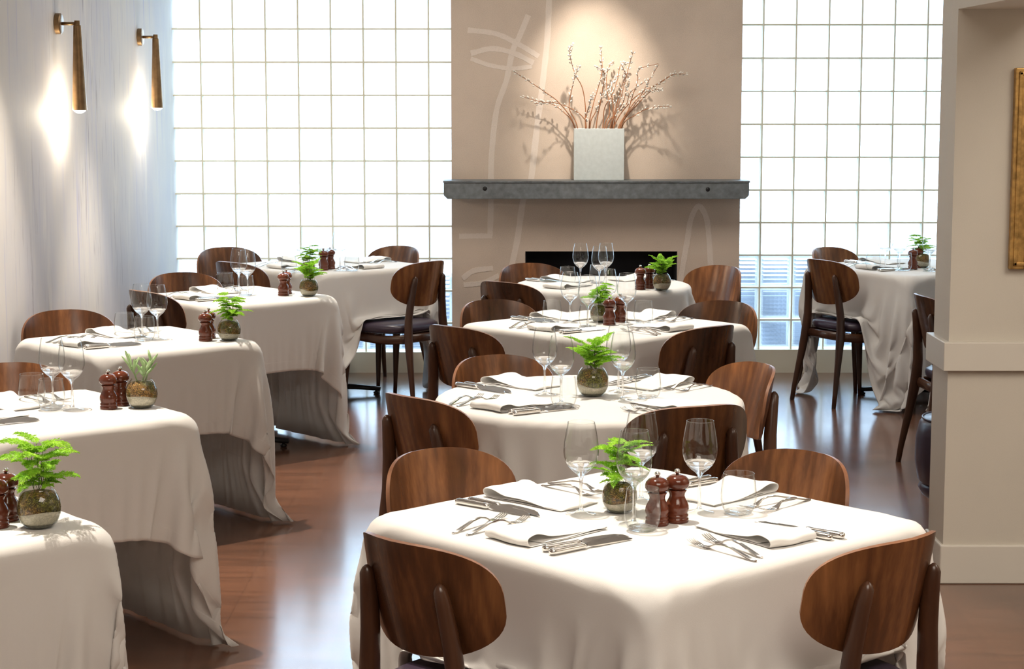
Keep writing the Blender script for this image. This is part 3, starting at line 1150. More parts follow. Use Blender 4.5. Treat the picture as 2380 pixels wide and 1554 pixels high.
# ------------------------------------------------------------------ tables and cloths
def relax_cloth(sx, sy, ox, oy, sdf_table, chairs, planes, seed, shape, size, steps=150, iters=14, h=0.021):
    """drops a rectangular cloth over a table and the chair seats tucked under it; returns the grid of points"""
    nx, ny = int(round(sx / h)) + 1, int(round(sy / h)) + 1
    rng = np.random.default_rng(seed)
    X, Y = np.meshgrid(np.linspace(-sx / 2, sx / 2, nx) + ox, np.linspace(-sy / 2, sy / 2, ny) + oy, indexing='ij')
    a = size / 2 + .006
    if shape == 'sq':
        ex, ey = np.maximum(np.abs(X) - a, 0), np.maximum(np.abs(Y) - a, 0)
        fl = .06 + .08 * (np.minimum(ex, ey) > 0)
        P = np.stack([np.sign(X) * (np.minimum(np.abs(X), a) + fl * ex), np.sign(Y) * (np.minimum(np.abs(Y), a) + fl * ey), .758 - np.hypot(ex, ey) * .97], -1)
    else:
        R_ = np.hypot(X, Y) + 1e-9
        e = np.maximum(R_ - a, 0)
        k = (np.minimum(R_, a) + .16 * e) / R_
        P = np.stack([X * k, Y * k, .758 - e * .97], -1)
    P += rng.normal(0, .003, P.shape) * (P[..., 2:3] < .75)
    P[..., 2] = np.maximum(P[..., 2], .02)
    V = np.zeros_like(P)
    hx, hy = sx / (nx - 1), sy / (ny - 1)
    hd = math.hypot(hx, hy)
    S = slice
    A = S(None)
    C = []
    for k in (0, 1):
        e = nx - 1 - ((nx - 1 - k) % 2)
        C.append(((S(k, e, 2), A), (S(k + 1, e + 1, 2), A), hx, 1.0))
        e = ny - 1 - ((ny - 1 - k) % 2)
        C.append(((A, S(k, e, 2)), (A, S(k + 1, e + 1, 2)), hy, 1.0))
    for k in (0, 1):
        e = nx - 1 - ((nx - 1 - k) % 2)
        C.append(((S(k, e, 2), S(0, ny - 1)), (S(k + 1, e + 1, 2), S(1, ny)), hd, .3))
        C.append(((S(k, e, 2), S(1, ny)), (S(k + 1, e + 1, 2), S(0, ny - 1)), hd, .3))
    dt = 1 / 60
    mar = .005

    def push(P, lift=.004):
        d, g = sdf_table(P)
        m_ = d < mar
        P[m_] += g[m_] * (mar - d[m_])[:, None]
        for (lx, ly, fx, fy) in chairs:
            # (fx, fy) is the way the chair faces: over its seat the cloth lies on the cushion, and it stays inside the back
            qx, qy = P[..., 0] - lx, P[..., 1] - ly
            u = np.abs(qx * fy - qy * fx)
            v = qx * fx + qy * fy
            z = P[..., 2]
            m_ = (u < .232) & (v > -.22) & (v < .245) & (z < .489)
            z[m_] = np.minimum(.489, z[m_] + lift)
            m_ = (u < .235) & (v < -.165) & (v > -.5)
            k = np.minimum(-.165 - v[m_], .02)
            P[..., 0][m_] += fx * k
            P[..., 1][m_] += fy * k
        P[..., 2] = np.maximum(P[..., 2], .012)
        for n_, d_ in planes:
            k = d_ - P @ n_
            P += np.maximum(k, 0)[..., None] * n_
    for st in range(steps):
        V[..., 2] -= 3.2 * dt
        V *= .94
        Q = P + V * dt
        push(Q)
        for it in range(iters):
            for a, b, L, k in C:
                d = Q[b] - Q[a]
                l = np.sqrt(np.einsum('...i,...i', d, d)) + 1e-9
                d *= ((l - L) / l * (.5 * k))[..., None]
                Q[a] += d
                Q[b] -= d
            if it % 4 == 3:
                push(Q)
        push(Q)
        V = (Q - P) / dt
        sp = np.sqrt((V * V).sum(-1, keepdims=True)) + 1e-9
        V *= np.minimum(1, 1.6 / sp)
        d, g = sdf_table(Q)
        on = d < mar + .002
        V[on] *= .3
        P = Q
    for k in range(1):
        A_ = P.copy()
        A_[1:-1, 1:-1] = P[1:-1, 1:-1] * .8 + .05 * (P[2:, 1:-1] + P[:-2, 1:-1] + P[1:-1, 2:] + P[1:-1, :-2])
        P = A_
        push(P)
    return P


def box_sdf(c, half, rz, r):
    c = np.array(c)
    half = np.array(half) - r
    ca, sa = cos(-rz), sin(-rz)

    def f(P):
        q0 = P - c
        q = np.empty_like(q0)
        q[..., 0] = q0[..., 0] * ca - q0[..., 1] * sa
        q[..., 1] = q0[..., 0] * sa + q0[..., 1] * ca
        q[..., 2] = q0[..., 2]
        s = np.sign(q)
        a = np.abs(q) - half
        o = np.maximum(a, 0)
        lo = np.sqrt((o * o).sum(-1))
        ins = a.max(-1)
        d = lo + np.minimum(ins, 0) - r
        g = np.where((lo > 1e-9)[..., None], o / (lo[..., None] + 1e-12), 0)
        k = a.argmax(-1)
        gi = np.eye(3)[k]
        g = np.where((lo > 1e-9)[..., None], g, gi) * np.where(s == 0, 1, s)
        w = np.empty_like(g)
        w[..., 0] = g[..., 0] * ca + g[..., 1] * sa
        w[..., 1] = -g[..., 0] * sa + g[..., 1] * ca
        w[..., 2] = g[..., 2]
        return d, w
    return f


def disc_sdf(c, R, hz, r):
    def f(P):
        q = P - np.array(c)
        rad = np.sqrt(q[..., 0] ** 2 + q[..., 1] ** 2) + 1e-9
        a0 = rad - (R - r)
        a1 = np.abs(q[..., 2]) - (hz - r)
        o0, o1 = np.maximum(a0, 0), np.maximum(a1, 0)
        lo = np.sqrt(o0 * o0 + o1 * o1)
        d = lo + np.minimum(np.maximum(a0, a1), 0) - r
        k = (a0 > a1)
        g0 = np.where(lo > 1e-9, o0 / (lo + 1e-12), k)
        g1 = np.where(lo > 1e-9, o1 / (lo + 1e-12), ~k)
        g = np.stack([g0 * q[..., 0] / rad, g0 * q[..., 1] / rad, g1 * np.where(q[..., 2] < 0, -1, 1)], -1)
        return d, g
    return f


ZT = .7575   # top of the cloth


class Tab:
    pass


TABS = {}


def table(key, desc, shape, cx, cy, rot, size, cw, ch, ox=0.0, oy=0.0, label=None, feet=45, seed=1):
    t = Tab()
    t.key, t.desc, t.shape, t.c, t.rot, t.size = key, desc, shape, Vector((cx, cy, 0)), radians(rot), size
    TABS[key] = t
    o = thing('dining_table', 'pedestal dining table under a white cloth: ' + desc, 'table', (cx, cy, 0), t.rot, 'pedestal tables under white cloths')
    m = MB()
    if shape == 'sq':
        q, rc = size / 2 - .014, .085
        ring = []
        for k in range(4):
            for j in range(9):
                a = k * pi / 2 + j * pi / 16
                ring.append(((q - rc) * (1 if k in (0, 3) else -1) + rc * cos(a), (q - rc) * (1 if k < 2 else -1) + rc * sin(a)))
        nn = len(ring)
        m.add([(x, y, .716) for x, y in ring] + [(x, y, .747) for x, y in ring],
              [tuple(reversed(range(nn))), tuple(range(nn, 2 * nn))] + [(i, (i + 1) % nn, nn + (i + 1) % nn, nn + i) for i in range(nn)])
    else:
        m.lathe([(0, .716), (size / 2 - .014, .716), (size / 2 - .014, .747), (0, .747)], 56)
    m.build('tabletop', 'deck', o, smooth=False, bevel=.008)
    m = MB()
    m.lathe([(.032, .03), (.032, .69), (.10, .70), (.10, .718)], 20)
    m.build('pedestal', 'iron', o, smooth=False)
    L = .30 if size > .8 else .25
    for k in range(4):
        a = radians(feet) + k * pi / 2
        m = MB()
        P = [(cos(a) * .02, sin(a) * .02, .045), (cos(a) * L * .6, sin(a) * L * .6, .040), (cos(a) * L, sin(a) * L, .030)]
        m.tube(P, [.030, .028, .024], 8, flat=(1, .55))
        m.lathe([(.012, 0), (.017, .004), (.017, .012), (.008, .016), (.008, .03)], 12, (cos(a) * (L - .025), sin(a) * (L - .025), 0))
        m.build('foot', 'iron', o)
    # cloth, worked out in the table's own axes
    ca, sa = cos(-t.rot), sin(-t.rot)
    near = []
    for x, y, rz in CHAIRS:
        dx, dy = x - cx, y - cy
        if math.hypot(dx, dy) > 1.05:
            continue
        lr = rz - t.rot
        near.append((dx * ca - dy * sa, dx * sa + dy * ca, -sin(lr), cos(lr)))
    if shape == 'sq':
        sdf = box_sdf((0, 0, .6015), (size / 2, size / 2, .15), 0, .012)
    else:
        sdf = disc_sdf((0, 0, .6015), size / 2, .15, .012)
    planes = []
    for wn, wd in (((1, 0), XL + .006), ((0, -1), -(YB - .03))):
        ln = np.array((wn[0] * ca - wn[1] * sa, wn[0] * sa + wn[1] * ca, 0.0))
        planes.append((ln, wd - (wn[0] * cx + wn[1] * cy)))
    P = relax_cloth(cw, ch, ox, oy, sdf, near, planes, seed, shape, size)
    nx, ny = P.shape[:2]
    me = bpy.data.meshes.new('tablecloth')
    vs = P.reshape(-1, 3).tolist()
    fs = [(i * ny + j, (i + 1) * ny + j, (i + 1) * ny + j + 1, i * ny + j + 1) for i in range(nx - 1) for j in range(ny - 1)]
    me.from_pydata(vs, [], fs)
    me.materials.append(M['cloth'])
    me.polygons.foreach_set('use_smooth', [True] * len(fs))
    ul = me.uv_layers.new(name='UVMap')
    ex = np.minimum(np.arange(nx), nx - 1 - np.arange(nx)) * cw / (nx - 1)
    ey = np.minimum(np.arange(ny), ny - 1 - np.arange(ny)) * ch / (ny - 1)
    lv = np.empty(len(me.loops), dtype=np.int32)
    me.loops.foreach_get('vertex_index', lv)
    uv = np.stack([ex[lv // ny], ey[lv % ny]], -1).astype(np.float32)
    ul.data.foreach_set('uv', uv.ravel())
    me.update()
    co = bpy.data.objects.new('tablecloth', me)
    COL.objects.link(co)
    co.location = (cx, cy, 0)
    co.rotation_euler = (0, 0, t.rot)
    s = co.modifiers.new('sub', 'SUBSURF')
    s.levels = s.render_levels = 1
    s = co.modifiers.new('thick', 'SOLIDIFY')
    s.thickness = .0014
    s.offset = 1
    tag(co, label or ('white tablecloth draped over ' + desc), 'tablecloth', 'white linen tablecloths')
    return t


# key, description, shape, centre, turn, size, cloth sizes
table('T1', 'the nearest square table', 'sq', .314, 4.393, 42.3, .955, 1.80, 1.80, seed=3)
table('T2', 'the round table', 'rd', .253, 6.20, 2, 1.01, 1.72, 1.72, seed=4)
table('T3', 'the square table behind the round one', 'sq', .405, 8.186, 43, .90, 1.76, 1.76, seed=5)
table('T4', 'the fireplace table', 'rd', .473, 9.93, 8, .92, 1.60, 1.60, seed=6)
table('L1', 'the table in the lower left corner', 'sq', -1.425, 4.335, 42, .73, 1.61, 1.35, .05, 0, seed=7)
table('L2', 'the second table of the left row', 'sq', -1.482, 5.885, 41, .73, 1.61, 1.35, .05, 0, seed=8)
table('L3', 'the third table of the left row', 'sq', -1.512, 7.650, 41, .73, 1.61, 1.35, .05, 0, seed=9)
table('L4', 'the fourth table of the left row', 'sq', -1.362, 9.360, 42, .73, 1.61, 1.35, .05, 0, seed=10)
table('L5', 'the left window table', 'sq', -1.07, 11.05, 42, .90, 1.76, 1.76, seed=11)
table('R1', 'the right window table', 'sq', 2.315, 10.94, 31, .90, 1.96, 1.92, -.07, .05, seed=12)
table('R2', 'the table half hidden behind the pillar', 'sq', 2.62, 8.92, 12, .90, 1.70, 1.70, seed=13)


# ------------------------------------------------------------------ tableware stock
def wine_make():
    o = thing('wine_glass', '-', 'wine glass')
    m = MB()
    m.lathe([(.0350, .1240), (.0372, .128), (.0410, .142), (.0418, .152), (.0408, .168),
             (.0385, .186), (.0355, .204), (.0322, .221)], 40, cap0=False, cap1=False)
    m.lathe([(.0322, .221), (.0326, .2218), (.0320, .2225), (.0314, .2218), (.0318, .2205)], 40, cap0=False, cap1=False)
    m.build('bowl', 'glass', o)
    m = MB()
    m.lathe([(.0062, .010), (.0046, .02), (.0038, .04), (.0036, .065), (.0042, .082), (.0062, .092), (.0110, .098), (.0205, .1055), (.030, .1155), (.0352, .1240), (.0338, .1240), (.0280, .1172), (.0180, .1092), (.008, .1045), (0, .1035)], 32)
    m.build('stem', 'stem', o)
    m = MB()
    m.lathe([(0, .0), (.036, 0), (.0366, .0012), (.033, .0028), (.018, .0055), (.009, .0085), (.0062, .011), (0, .0115)], 40)
    m.build('foot', 'glass', o)
    return o


def tumbler_make():
    o = thing('tumbler', '-', 'tumbler')
    m = MB()
    m.lathe([(.0, .0008), (.027, .0008), (.0315, .004), (.0385, .018), (.0425, .036), (.0425, .052), (.0400, .074), (.0370, .098)], 40, cap1=False)
    m.lathe([(.0370, .098), (.0373, .0990), (.0366, .0996), (.0360, .0988), (.0364, .0975)], 40, cap0=False, cap1=False)
    m.build('wall', 'glass', o)
    m = MB()
    m.lathe([(0, .0012), (.026, .0012), (.0302, .005), (.033, .0095), (.020, .0085), (0, .0075)], 32)
    m.build('base', 'stem', o)
    return o


def mill_make():
    o = thing('pepper_mill', '-', 'pepper mill')
    m = MB()
    m.lathe([(0, 0), (.0262, 0), (.0275, .002), (.0275, .009), (.0258, .0112), (.0250, .0125), (.0268, .0142), (.0268, .0185), (.0240, .0205),
             (.0262, .026), (.0280, .033), (.0272, .041), (.0235, .050), (.0190, .058), (.0178, .064), (.0192, .070), (.0222, .075),
             (.0222, .077), (0, .077)], 36)
    p = m.build('body', 'mill', o)
    m = MB()
    m.lathe([(0, .0775), (.0195, .0775), (.0195, .0805), (.0245, .0815), (.0282, .087), (.0285, .0945), (.0262, .102), (.0205, .108),
             (.012, .1115), (.0045, .1125), (0, .1125)], 36)
    m.build('head', 'mill', o)
    m = MB()
    m.lathe([(.0036, .112), (.0036, .1155), (.0060, .1172), (.0067, .1205), (.0058, .1238), (.0030, .1256), (0, .126)], 20)
    m.build('knob', 'steel', o)
    return o


def fork_mesh():
    m = MB()
    # x from the tip of the handle (0) to the tines (.205)
    P = [(0, 0, .002), (.012, 0, .0022), (.04, 0, .0085), (.075, 0, .0165), (.105, 0, .0185), (.125, 0, .0145), (.138, 0, .0080), (.148, 0, .0040), (.156, 0, .0030)]
    W = [.008, .0135, .0120, .0085, .0058, .0060, .0125, .0205, .0225]
    m.ribbon(P, W, .0034)
    for k in range(4):
        y = (k - 1.5) * .0061
        m.ribbon([(.1545, y, .0031), (.170, y, .0030), (.188, y, .0062), (.203, y, .0115), (.206, y, .0128)], [.0042, .0038, .0034, .0026, .0012], .0024)
    me = m.mesh('fork', 'steel')
    me.set_sharp_from_angle(angle=radians(50))
    return me


FORK = None


def fork_make():
    o = bpy.data.objects.new('fork', fork_mesh())
    COL.objects.link(o)
    s = o.modifiers.new('sub', 'BEVEL')
    s.width = .0006
    s.segments = 2
    tag(o, '-', 'fork')
    return o


def knife_make():
    o = thing('table_knife', '-', 'knife')
    m = MB()
    P = [(0, 0, .0084), (.002, 0, .0084), (.010, 0, .0084), (.05, 0, .0084), (.085, 0, .0084), (.093, 0, .0084), (.0955, 0, .0084), (.099, 0, .0084), (.104, 0, .0084)]
    R = [.004, .0080, .0100, .0096, .0088, .0094, .0100, .0076, .005]
    m.tube(P, R, 14, flat=(1.0, .82))
    m.build('handle', 'steel', o)
    m = MB()
    m.ribbon([(.100, 0, 0), (.112, .001, 0), (.125, .0015, 0), (.17, .0018, 0), (.205, .001, 0), (.225, -.002, 0), (.236, -.006, 0)],
             [.009, .014, .0205, .0215, .0195, .013, .003], .0016)
    tl = radians(28)   # the round handle lets the blade lie tipped on its edge
    m.v = [(x, y * cos(tl) - z * sin(tl), .0085 - .0028 * max(0, (x - .1) / .136) + y * sin(tl) + z * cos(tl)) for x, y, z in m.v]
    b = m.build('blade', 'blade', o, smooth=False)
    return o


def napkin_make(seed):
    r = random.Random(seed)

    def mk():
        L, W = .265, .138
        loop = r.uniform(.0100, .0130)
        prof = []
        prof += [(-L / 2 + .004, .0012), (-L / 4, .0012), (0, .0012), (L / 4, .0012), (L / 2 - loop, .0014)]
        for k in range(1, 8):
            a = -pi / 2 + pi * k / 8
            prof.append((L / 2 - loop + cos(a) * loop * 1.15, .0014 + loop + sin(a) * loop))
        top = .0014 + 2 * loop
        hump = r.uniform(.004, .010)
        for k in range(1, 17):
            t = k / 16
            x = L / 2 - loop - t * (L - loop - .012)
            z = top * (1 - t) ** 1.6 + .0095 * t + .003 * (1 - t) + hump * sin(pi * min(1, t * 1.25)) * (1 if t < .8 else .3)
            prof.append((x, z))
        x_, z_ = prof[-1]
        for k in range(1, 6):
            a = pi / 2 + pi * k / 6
            prof.append((x_ + cos(a) * .0045, .0062 + sin(a) * .0045 + .0003))
        for k in range(1, 9):
            t = k / 8
            prof.append((x_ + t * (L * .78), .0034 + .006 * sin(pi * t)))
        ny = 15
        ph1, ph2 = r.uniform(0, 6), r.uniform(0, 6)
        m = MB()
        vs = []
        for i, (x, z) in enumerate(prof):
            for j in range(ny):
                v = j / (ny - 1) - .5
                y = v * W * (1 + .03 * sin(x * 40 + ph1))
                dz = (.0018 * sin(v * 7 + x * 18 + ph1) + .0012 * sin(v * 13 - x * 33 + ph2)) * min(1, z / .012) if z > .004 else 0
                sk = .010 * sin(ph2) * (z / .03)
                edge = 1 - .45 * smoothstep(.30, .5, abs(v)) * (1 if z > .006 else 0) * (1 - smoothstep(.05, .10, x))
                vs.append((x + .004 * sin(v * 6 + ph1), y + sk, max(.0011, z * edge + dz)))
        fs = []
        for i in range(len(prof) - 1):
            for j in range(ny - 1):
                fs.append((i * ny + j, (i + 1) * ny + j, (i + 1) * ny + j + 1, i * ny + j + 1))
        m.add(vs, fs)
        o = m.build('napkin', 'napkin')
        s = o.modifiers.new('thick', 'SOLIDIFY')
        s.thickness = .0018
        s.offset = 1
        s = o.modifiers.new('sub', 'SUBSURF')
        s.levels = s.render_levels = 1
        tag(o, '-', 'napkin')
        return o
    return mk


def frond(m, base, d, L, wid, r, droop=.6, mi=0):
    """a flat feathery spray: rachis, side sprigs, needles"""
    d = Vector(d).normalized()
    side = d.cross(Vector((0, 0, 1))).normalized()
    if side.length < .1:
        side = Vector((1, 0, 0))
    side = (side + Vector((0, 0, r.uniform(-.35, .35)))).normalized()
    n = 15
    p = Vector(base)
    pts = []
    for i in range(n + 1):
        t = i / n
        dd = (d - Vector((0, 0, 1)) * droop * t * t).normalized()
        pts.append((p.copy(), dd, t))
        p = p + dd * L / n
    def quad(a, b, w):
        ax = (b - a)
        nn = ax.cross(Vector((r.uniform(-1, 1), r.uniform(-1, 1), r.uniform(-1, 1))))
        if nn.length < 1e-9:
            return
        nn.normalize()
        m.add([a - nn * w, a + nn * w, b + nn * w * .5, b - nn * w * .5], [(0, 1, 2, 3)], mi)
    for i in range(n):
        quad(pts[i][0], pts[i + 1][0], .0007)
        q, dd, t = pts[i]
        env = wid * (1 - t) ** .75 * min(1, .35 + t * 3.5)
        for sg in (-1, 1):
            l = env * r.uniform(.75, 1.1)
            if l < .003:
                continue
            sd = (side * sg + dd * .75 + Vector((0, 0, r.uniform(-.25, .1)))).normalized()
            k = max(2, int(l / .0024))
            for j in range(k):
                a = q + sd * l * (j / k)
                nl = .0088 * (1 - .5 * j / k)
                for s2 in (-1, 1):
                    nd = (sd * .7 + (dd * s2) * .75 + Vector((r.uniform(-.35, .35), r.uniform(-.35, .35), r.uniform(-.35, .35)))).normalized()
                    quad(a, a + nd * nl, .0011)


BOWL = [(.0, .0), (.026, .0), (.031, .002), (.0415, .014), (.0485, .031), (.0505, .046), (.0485, .063), (.0425, .078), (.0355, .0875), (.0315, .0915), (.0320, .094)]


def plant_make(seed, kind):
    def mk():
        r = random.Random(seed)
        o = thing('potted_plant', '-', 'plant in glass bowl')
        m = MB()
        m.lathe(BOWL, 40, cap1=False)
        m.build('glass_bowl', 'vaseglass', o)
        m = MB()
        prof = [(0, .0025), (.0255, .0025), (.0300, .0042), (.0360, .0100)]
        m.lathe(prof + [(.0300, .0115), (0, .012)], 32)
        m.build('gravel', 'gravel', o)
        # sand with a wavy top, moss above it
        ph = r.uniform(0, 6)
        n = 36

        def ring(rad, z, amp):
            return [(rad * cos(2 * pi * k / n), rad * sin(2 * pi * k / n), z + amp * sin(2 * pi * k / n + ph) + amp * .4 * sin(6 * pi * k / n)) for k in range(n)]
        def stack(rings, cap0, cap1):
            mm = MB()
            vs = sum(rings, [])
            fs = []
            for i in range(len(rings) - 1):
                for k in range(n):
                    k2 = (k + 1) % n
                    fs.append((i * n + k, i * n + k2, (i + 1) * n + k2, (i + 1) * n + k))
            fs.append(tuple(reversed(range(n))))
            fs.append(tuple(range((len(rings) - 1) * n, len(rings) * n)))
            mm.add(vs, fs)
            return mm
        stack([ring(.034, .0102, 0), ring(.0402, .0150, .001), ring(.0462, .0275, .003), ring(.0484, .0370, .005)], 1, 1).build('sand', 'sand', o)
        stack([ring(.0486, .0372, .005), ring(.0490, .0480, .002), ring(.0474, .0600, 0), ring(.0425, .0730, 0), ring(.0350, .0820, 0), ring(.0180, .0860, 0), ring(.004, .0875, 0)], 1, 1).build('moss', 'moss', o)
        if kind == 'fern':
            m = MB()
            sk = MB()
            nst = 11
            for i in range(nst):
                a = 2 * pi * i / nst + r.uniform(-.4, .4)
                hgt = r.choice((.035, .045, .055, .085, .115, .125))
                lean = r.uniform(.004, .018)
                b0 = Vector((r.uniform(-.012, .012), r.uniform(-.012, .012), .084))
                b1 = b0 + Vector((cos(a) * lean, sin(a) * lean, hgt))
                mid = (b0 + b1) / 2 + Vector((r.uniform(-.006, .006), r.uniform(-.006, .006), 0))
                sk.tube(spline([b0, mid, b1], 6), .0007, 5)
                up = r.uniform(-.05, .35)
                L = r.uniform(.070, .105)
                frond(m, b1, (cos(a), sin(a), up), L, L * .38, r, r.uniform(.4, .9))
                frond(m, b1 - Vector((0, 0, .012)), (cos(a + 1.9), sin(a + 1.9), up), L * .7, L * .30, r, .7)
                frond(m, b1 - Vector((0, 0, .020)), (cos(a - 1.7), sin(a - 1.7), up), L * .6, L * .26, r, .8)
            sk.build('stems', 'stalk', o)
            m.build('fronds', 'fern', o, smooth=False)
        elif kind == 'tuft':
            m = MB()
            sk = MB()
            for i in range(13):
                a = 2 * pi * i / 13 + r.uniform(-.3, .3)
                hgt = r.uniform(.02, .085)
                b0 = Vector((r.uniform(-.012, .012), r.uniform(-.012, .012), .084))
                b1 = b0 + Vector((cos(a) * .008, sin(a) * .008, hgt))
                sk.tube([b0, (b0 + b1) / 2, b1], .0008, 5)
                L = r.uniform(.060, .085)
                frond(m, b1, (cos(a), sin(a), r.uniform(.1, .9)), L, L * .42, r, .6)
                frond(m, b1 - Vector((0, 0, .01)), (cos(a + 2), sin(a + 2), .2), L * .7, L * .36, r, .6)
            sk.build('stems', 'stalk', o)
            m.build('fronds', 'fern', o, smooth=False)
        else:
            m = MB()
            sk = MB()
            for (dx, dy, h_, lean) in ((-.012, 0, .055, -.02), (.012, .004, .062, .022), (.004, -.01, .04, .008)):
                b0 = Vector((dx, dy, .084))
                b1 = b0 + Vector((lean, dy, h_))
                sk.tube([b0, (b0 + b1) / 2, b1], .0022, 8)
                for k in range(8):
                    t = .35 + .65 * k / 7
                    p = b0.lerp(b1, t)
                    a = k * 2.4
                    ax = Vector((cos(a) * .8, sin(a) * .6, .85 + .3 * t)).normalized()
                    l = r.uniform(.017, .029)
                    m.ellipsoid(p + ax * l, (.0050, .0034, l), ax, 8, 6)
            sk.build('stems', 'succ', o)
            m.build('leaves', 'succ', o)
        return o
    return mk


S_WINE, S_TUMB, S_MILL, S_FORK, S_KNIFE = (Stock(wine_make), Stock(tumbler_make), Stock(mill_make), Stock(fork_make), Stock(knife_make))
S_NAP = [Stock(napkin_make(i)) for i in (3, 8, 15)]
S_PL = {'f1': Stock(plant_make(11, 'fern')), 'f2': Stock(plant_make(23, 'fern')), 'f3': Stock(plant_make(31, 'tuft')), 's': Stock(plant_make(5, 'succ'))}
rr = random.Random(21)


def put(stock, px, py, label, group, rz=None, z=ZT, scale=1.0):
    p = at(px, py, z)
    return stock.get((p.x, p.y, z), rr.uniform(0, 6.28) if rz is None else rz, label, group, scale)


def nearest_side(t, side):
    a = {'FR': -45, 'FL': -135, 'BL': 135, 'BR': 45}[side]
    base = t.rot if t.shape == 'sq' else radians(42)
    k = {'FR': -pi / 2, 'FL': pi, 'BL': pi / 2, 'BR': 0}[side]
    ang = base + k
    return Vector((cos(ang), sin(ang), 0))


SIDE = {'FR': 'front right', 'FL': 'front left', 'BL': 'back left', 'BR': 'back right'}
nap_i = 0


def setting(key, side, nap=(.265, .02, 0), forks=(.44, -.105, 0), knives=(.44, .135, 0), what='nfk', off=None):
    """cutlery and napkin for one diner; numbers: distance from the table centre, offset to the diner's right, turn"""
    global nap_i
    t = TABS[key]
    n_ = nearest_side(t, side)
    R = Vector((-n_.y, n_.x, 0))
    half = t.size / 2 if off is None else off
    k = half - .465
    inw = math.atan2(-n_.y, -n_.x)
    s = SIDE[side]
    if 'n' in what:
        p = t.c + n_ * (nap[0] + k) + R * nap[1]
        S_NAP[nap_i % 3].get((p.x, p.y, ZT + .0002), inw + pi + radians(nap[2]), 'folded white napkin at the ' + s + ' place of ' + t.desc, 'folded white napkins')
        nap_i += 1
    if 'f' in what:
        for j, w in ((0, 'outer'), (1, 'inner')):
            p = t.c + n_ * (forks[0] + k - .012 * j) + R * (forks[1] - .034 + .034 * j)
            S_FORK.get((p.x, p.y, ZT - .0008), inw + radians(forks[2] + (3 - 7 * j)), w + ' silver fork, ' + s + ' place of ' + t.desc, 'silver forks')
    if 'k' in what:
        for j, w in ((0, 'outer'), (1, 'inner')):
            p = t.c + n_ * (knives[0] + k - .010 * j) + R * (knives[1] + .032 - .032 * j)
            S_KNIFE.get((p.x, p.y, ZT), inw + radians(knives[2] + (2 - 3 * j)), w + ' steel knife, ' + s + ' place of ' + t.desc, 'steel table knives')


def wines(key, lst):
    for px, rim, where in lst:
        py = 215 + (rim - 215) / .778 * .9925 + 0
        put(S_WINE, px, py, 'empty wine glass on ' + TABS[key].desc + ', ' + where, 'empty wine glasses')


def tumblers(key, lst):
    for px, rim, where in lst:
        py = 215 + (rim - 215) / .9 * .9925
        put(S_TUMB, px, py, 'stemless tumbler on ' + TABS[key].desc + ', ' + where, 'empty tumblers')


def mills(key, lst):
    for px, py, where in lst:
        put(S_MILL, px, py - 3, 'pepper mill on ' + TABS[key].desc + ', ' + where, 'wooden pepper mills')


def plant(key, px, py, kind, what, rz=0.0, scale=.93):
    put(S_PL[kind], px, py, what + ' in a round glass bowl on ' + TABS[key].desc, 'plants in glass bowls', rz, scale=scale)


# the nearest square table
setting('T1', 'FR', (.268, .062, -7), (.44, -.100, -8), (.437, .140, 4))
setting('T1', 'FL', (.270, -.035, 3), (.43, -.145, 10), (.407, .085, -5))
setting('T1', 'BL', (.290, .045, 4), (.43, -.070, 4), (.405, .195, 6))
setting('T1', 'BR', (.315, .045, 4), (.43, -.100, 2), (.43, .160, -4))
wines('T1', [(1350, 983, 'on the left'), (1473, 1003, 'nearest the camera'), (1490, 960, 'behind the fern'), (1625, 980, 'on the right')])
tumblers('T1', [(1493, 1138, 'in front of the mills'), (1716, 1103, 'at the right')])
mills('T1', [(1527, 1222, 'the left one of the pair'), (1573, 1215, 'the right one of the pair')])
plant('T1', 1440, 1190, 'f1', 'half hidden fern', 2.4, .84)
# the round table
setting('T2', 'FR', (.285, .05, -6), (.44, -.09, -4), (.44, .12, 0), 'nf')
setting('T2', 'FL', (.27, -.02, 3), (.43, -.13, 14), (.40, .085, -10))
setting('T2', 'BL', (.29, .0, 4), (.43, -.12, 4), (.42, .15, 2), 'nk')
setting('T2', 'BR', (.30, .02, 10), (.43, -.085, 4), (.40, .13, 4))
wines('T2', [(1266, 765, 'farthest left'), (1304, 783, 'nearer left one'), (1437, 760, 'right of the fern, behind'), (1447, 776, 'right of the fern, nearer')])
tumblers('T2', [(1310, 878, 'at the left front'), (1506, 860, 'at the right')])
plant('T2', 1377, 920, 'f3', 'bushy bright fern', 1.0, 1.06)
# the square table behind it
setting('T3', 'FR', (.285, .05, -6), (.44, -.10, -4), (.44, .12, 0), 'nf')
setting('T3', 'FL', (.27, -.02, 3), (.43, -.13, 14), (.40, .095, -6))
setting('T3', 'BL', (.29, .0, 4), (.43, -.12, 4), (.42, .15, 2), 'nk')
setting('T3', 'BR', (.30, .02, 10), (.43, -.10, 4), (.40, .13, 4), 'nf')
wines('T3', [(1325, 635, 'farthest left'), (1366, 643, 'left of the fern'), (1412, 628, 'behind the fern'), (1456, 638, 'right of the mills')])
tumblers('T3', [(1283, 701, 'farthest left'), (1368, 711, 'in front of the fern bowl'), (1495, 702, 'at the right')])
mills('T3', [(1416, 758, 'the left one of the pair'), (1441, 751, 'the right one of the pair')])
plant('T3', 1394, 748, 'f2', 'small two-tiered fern', 3.6, .85)
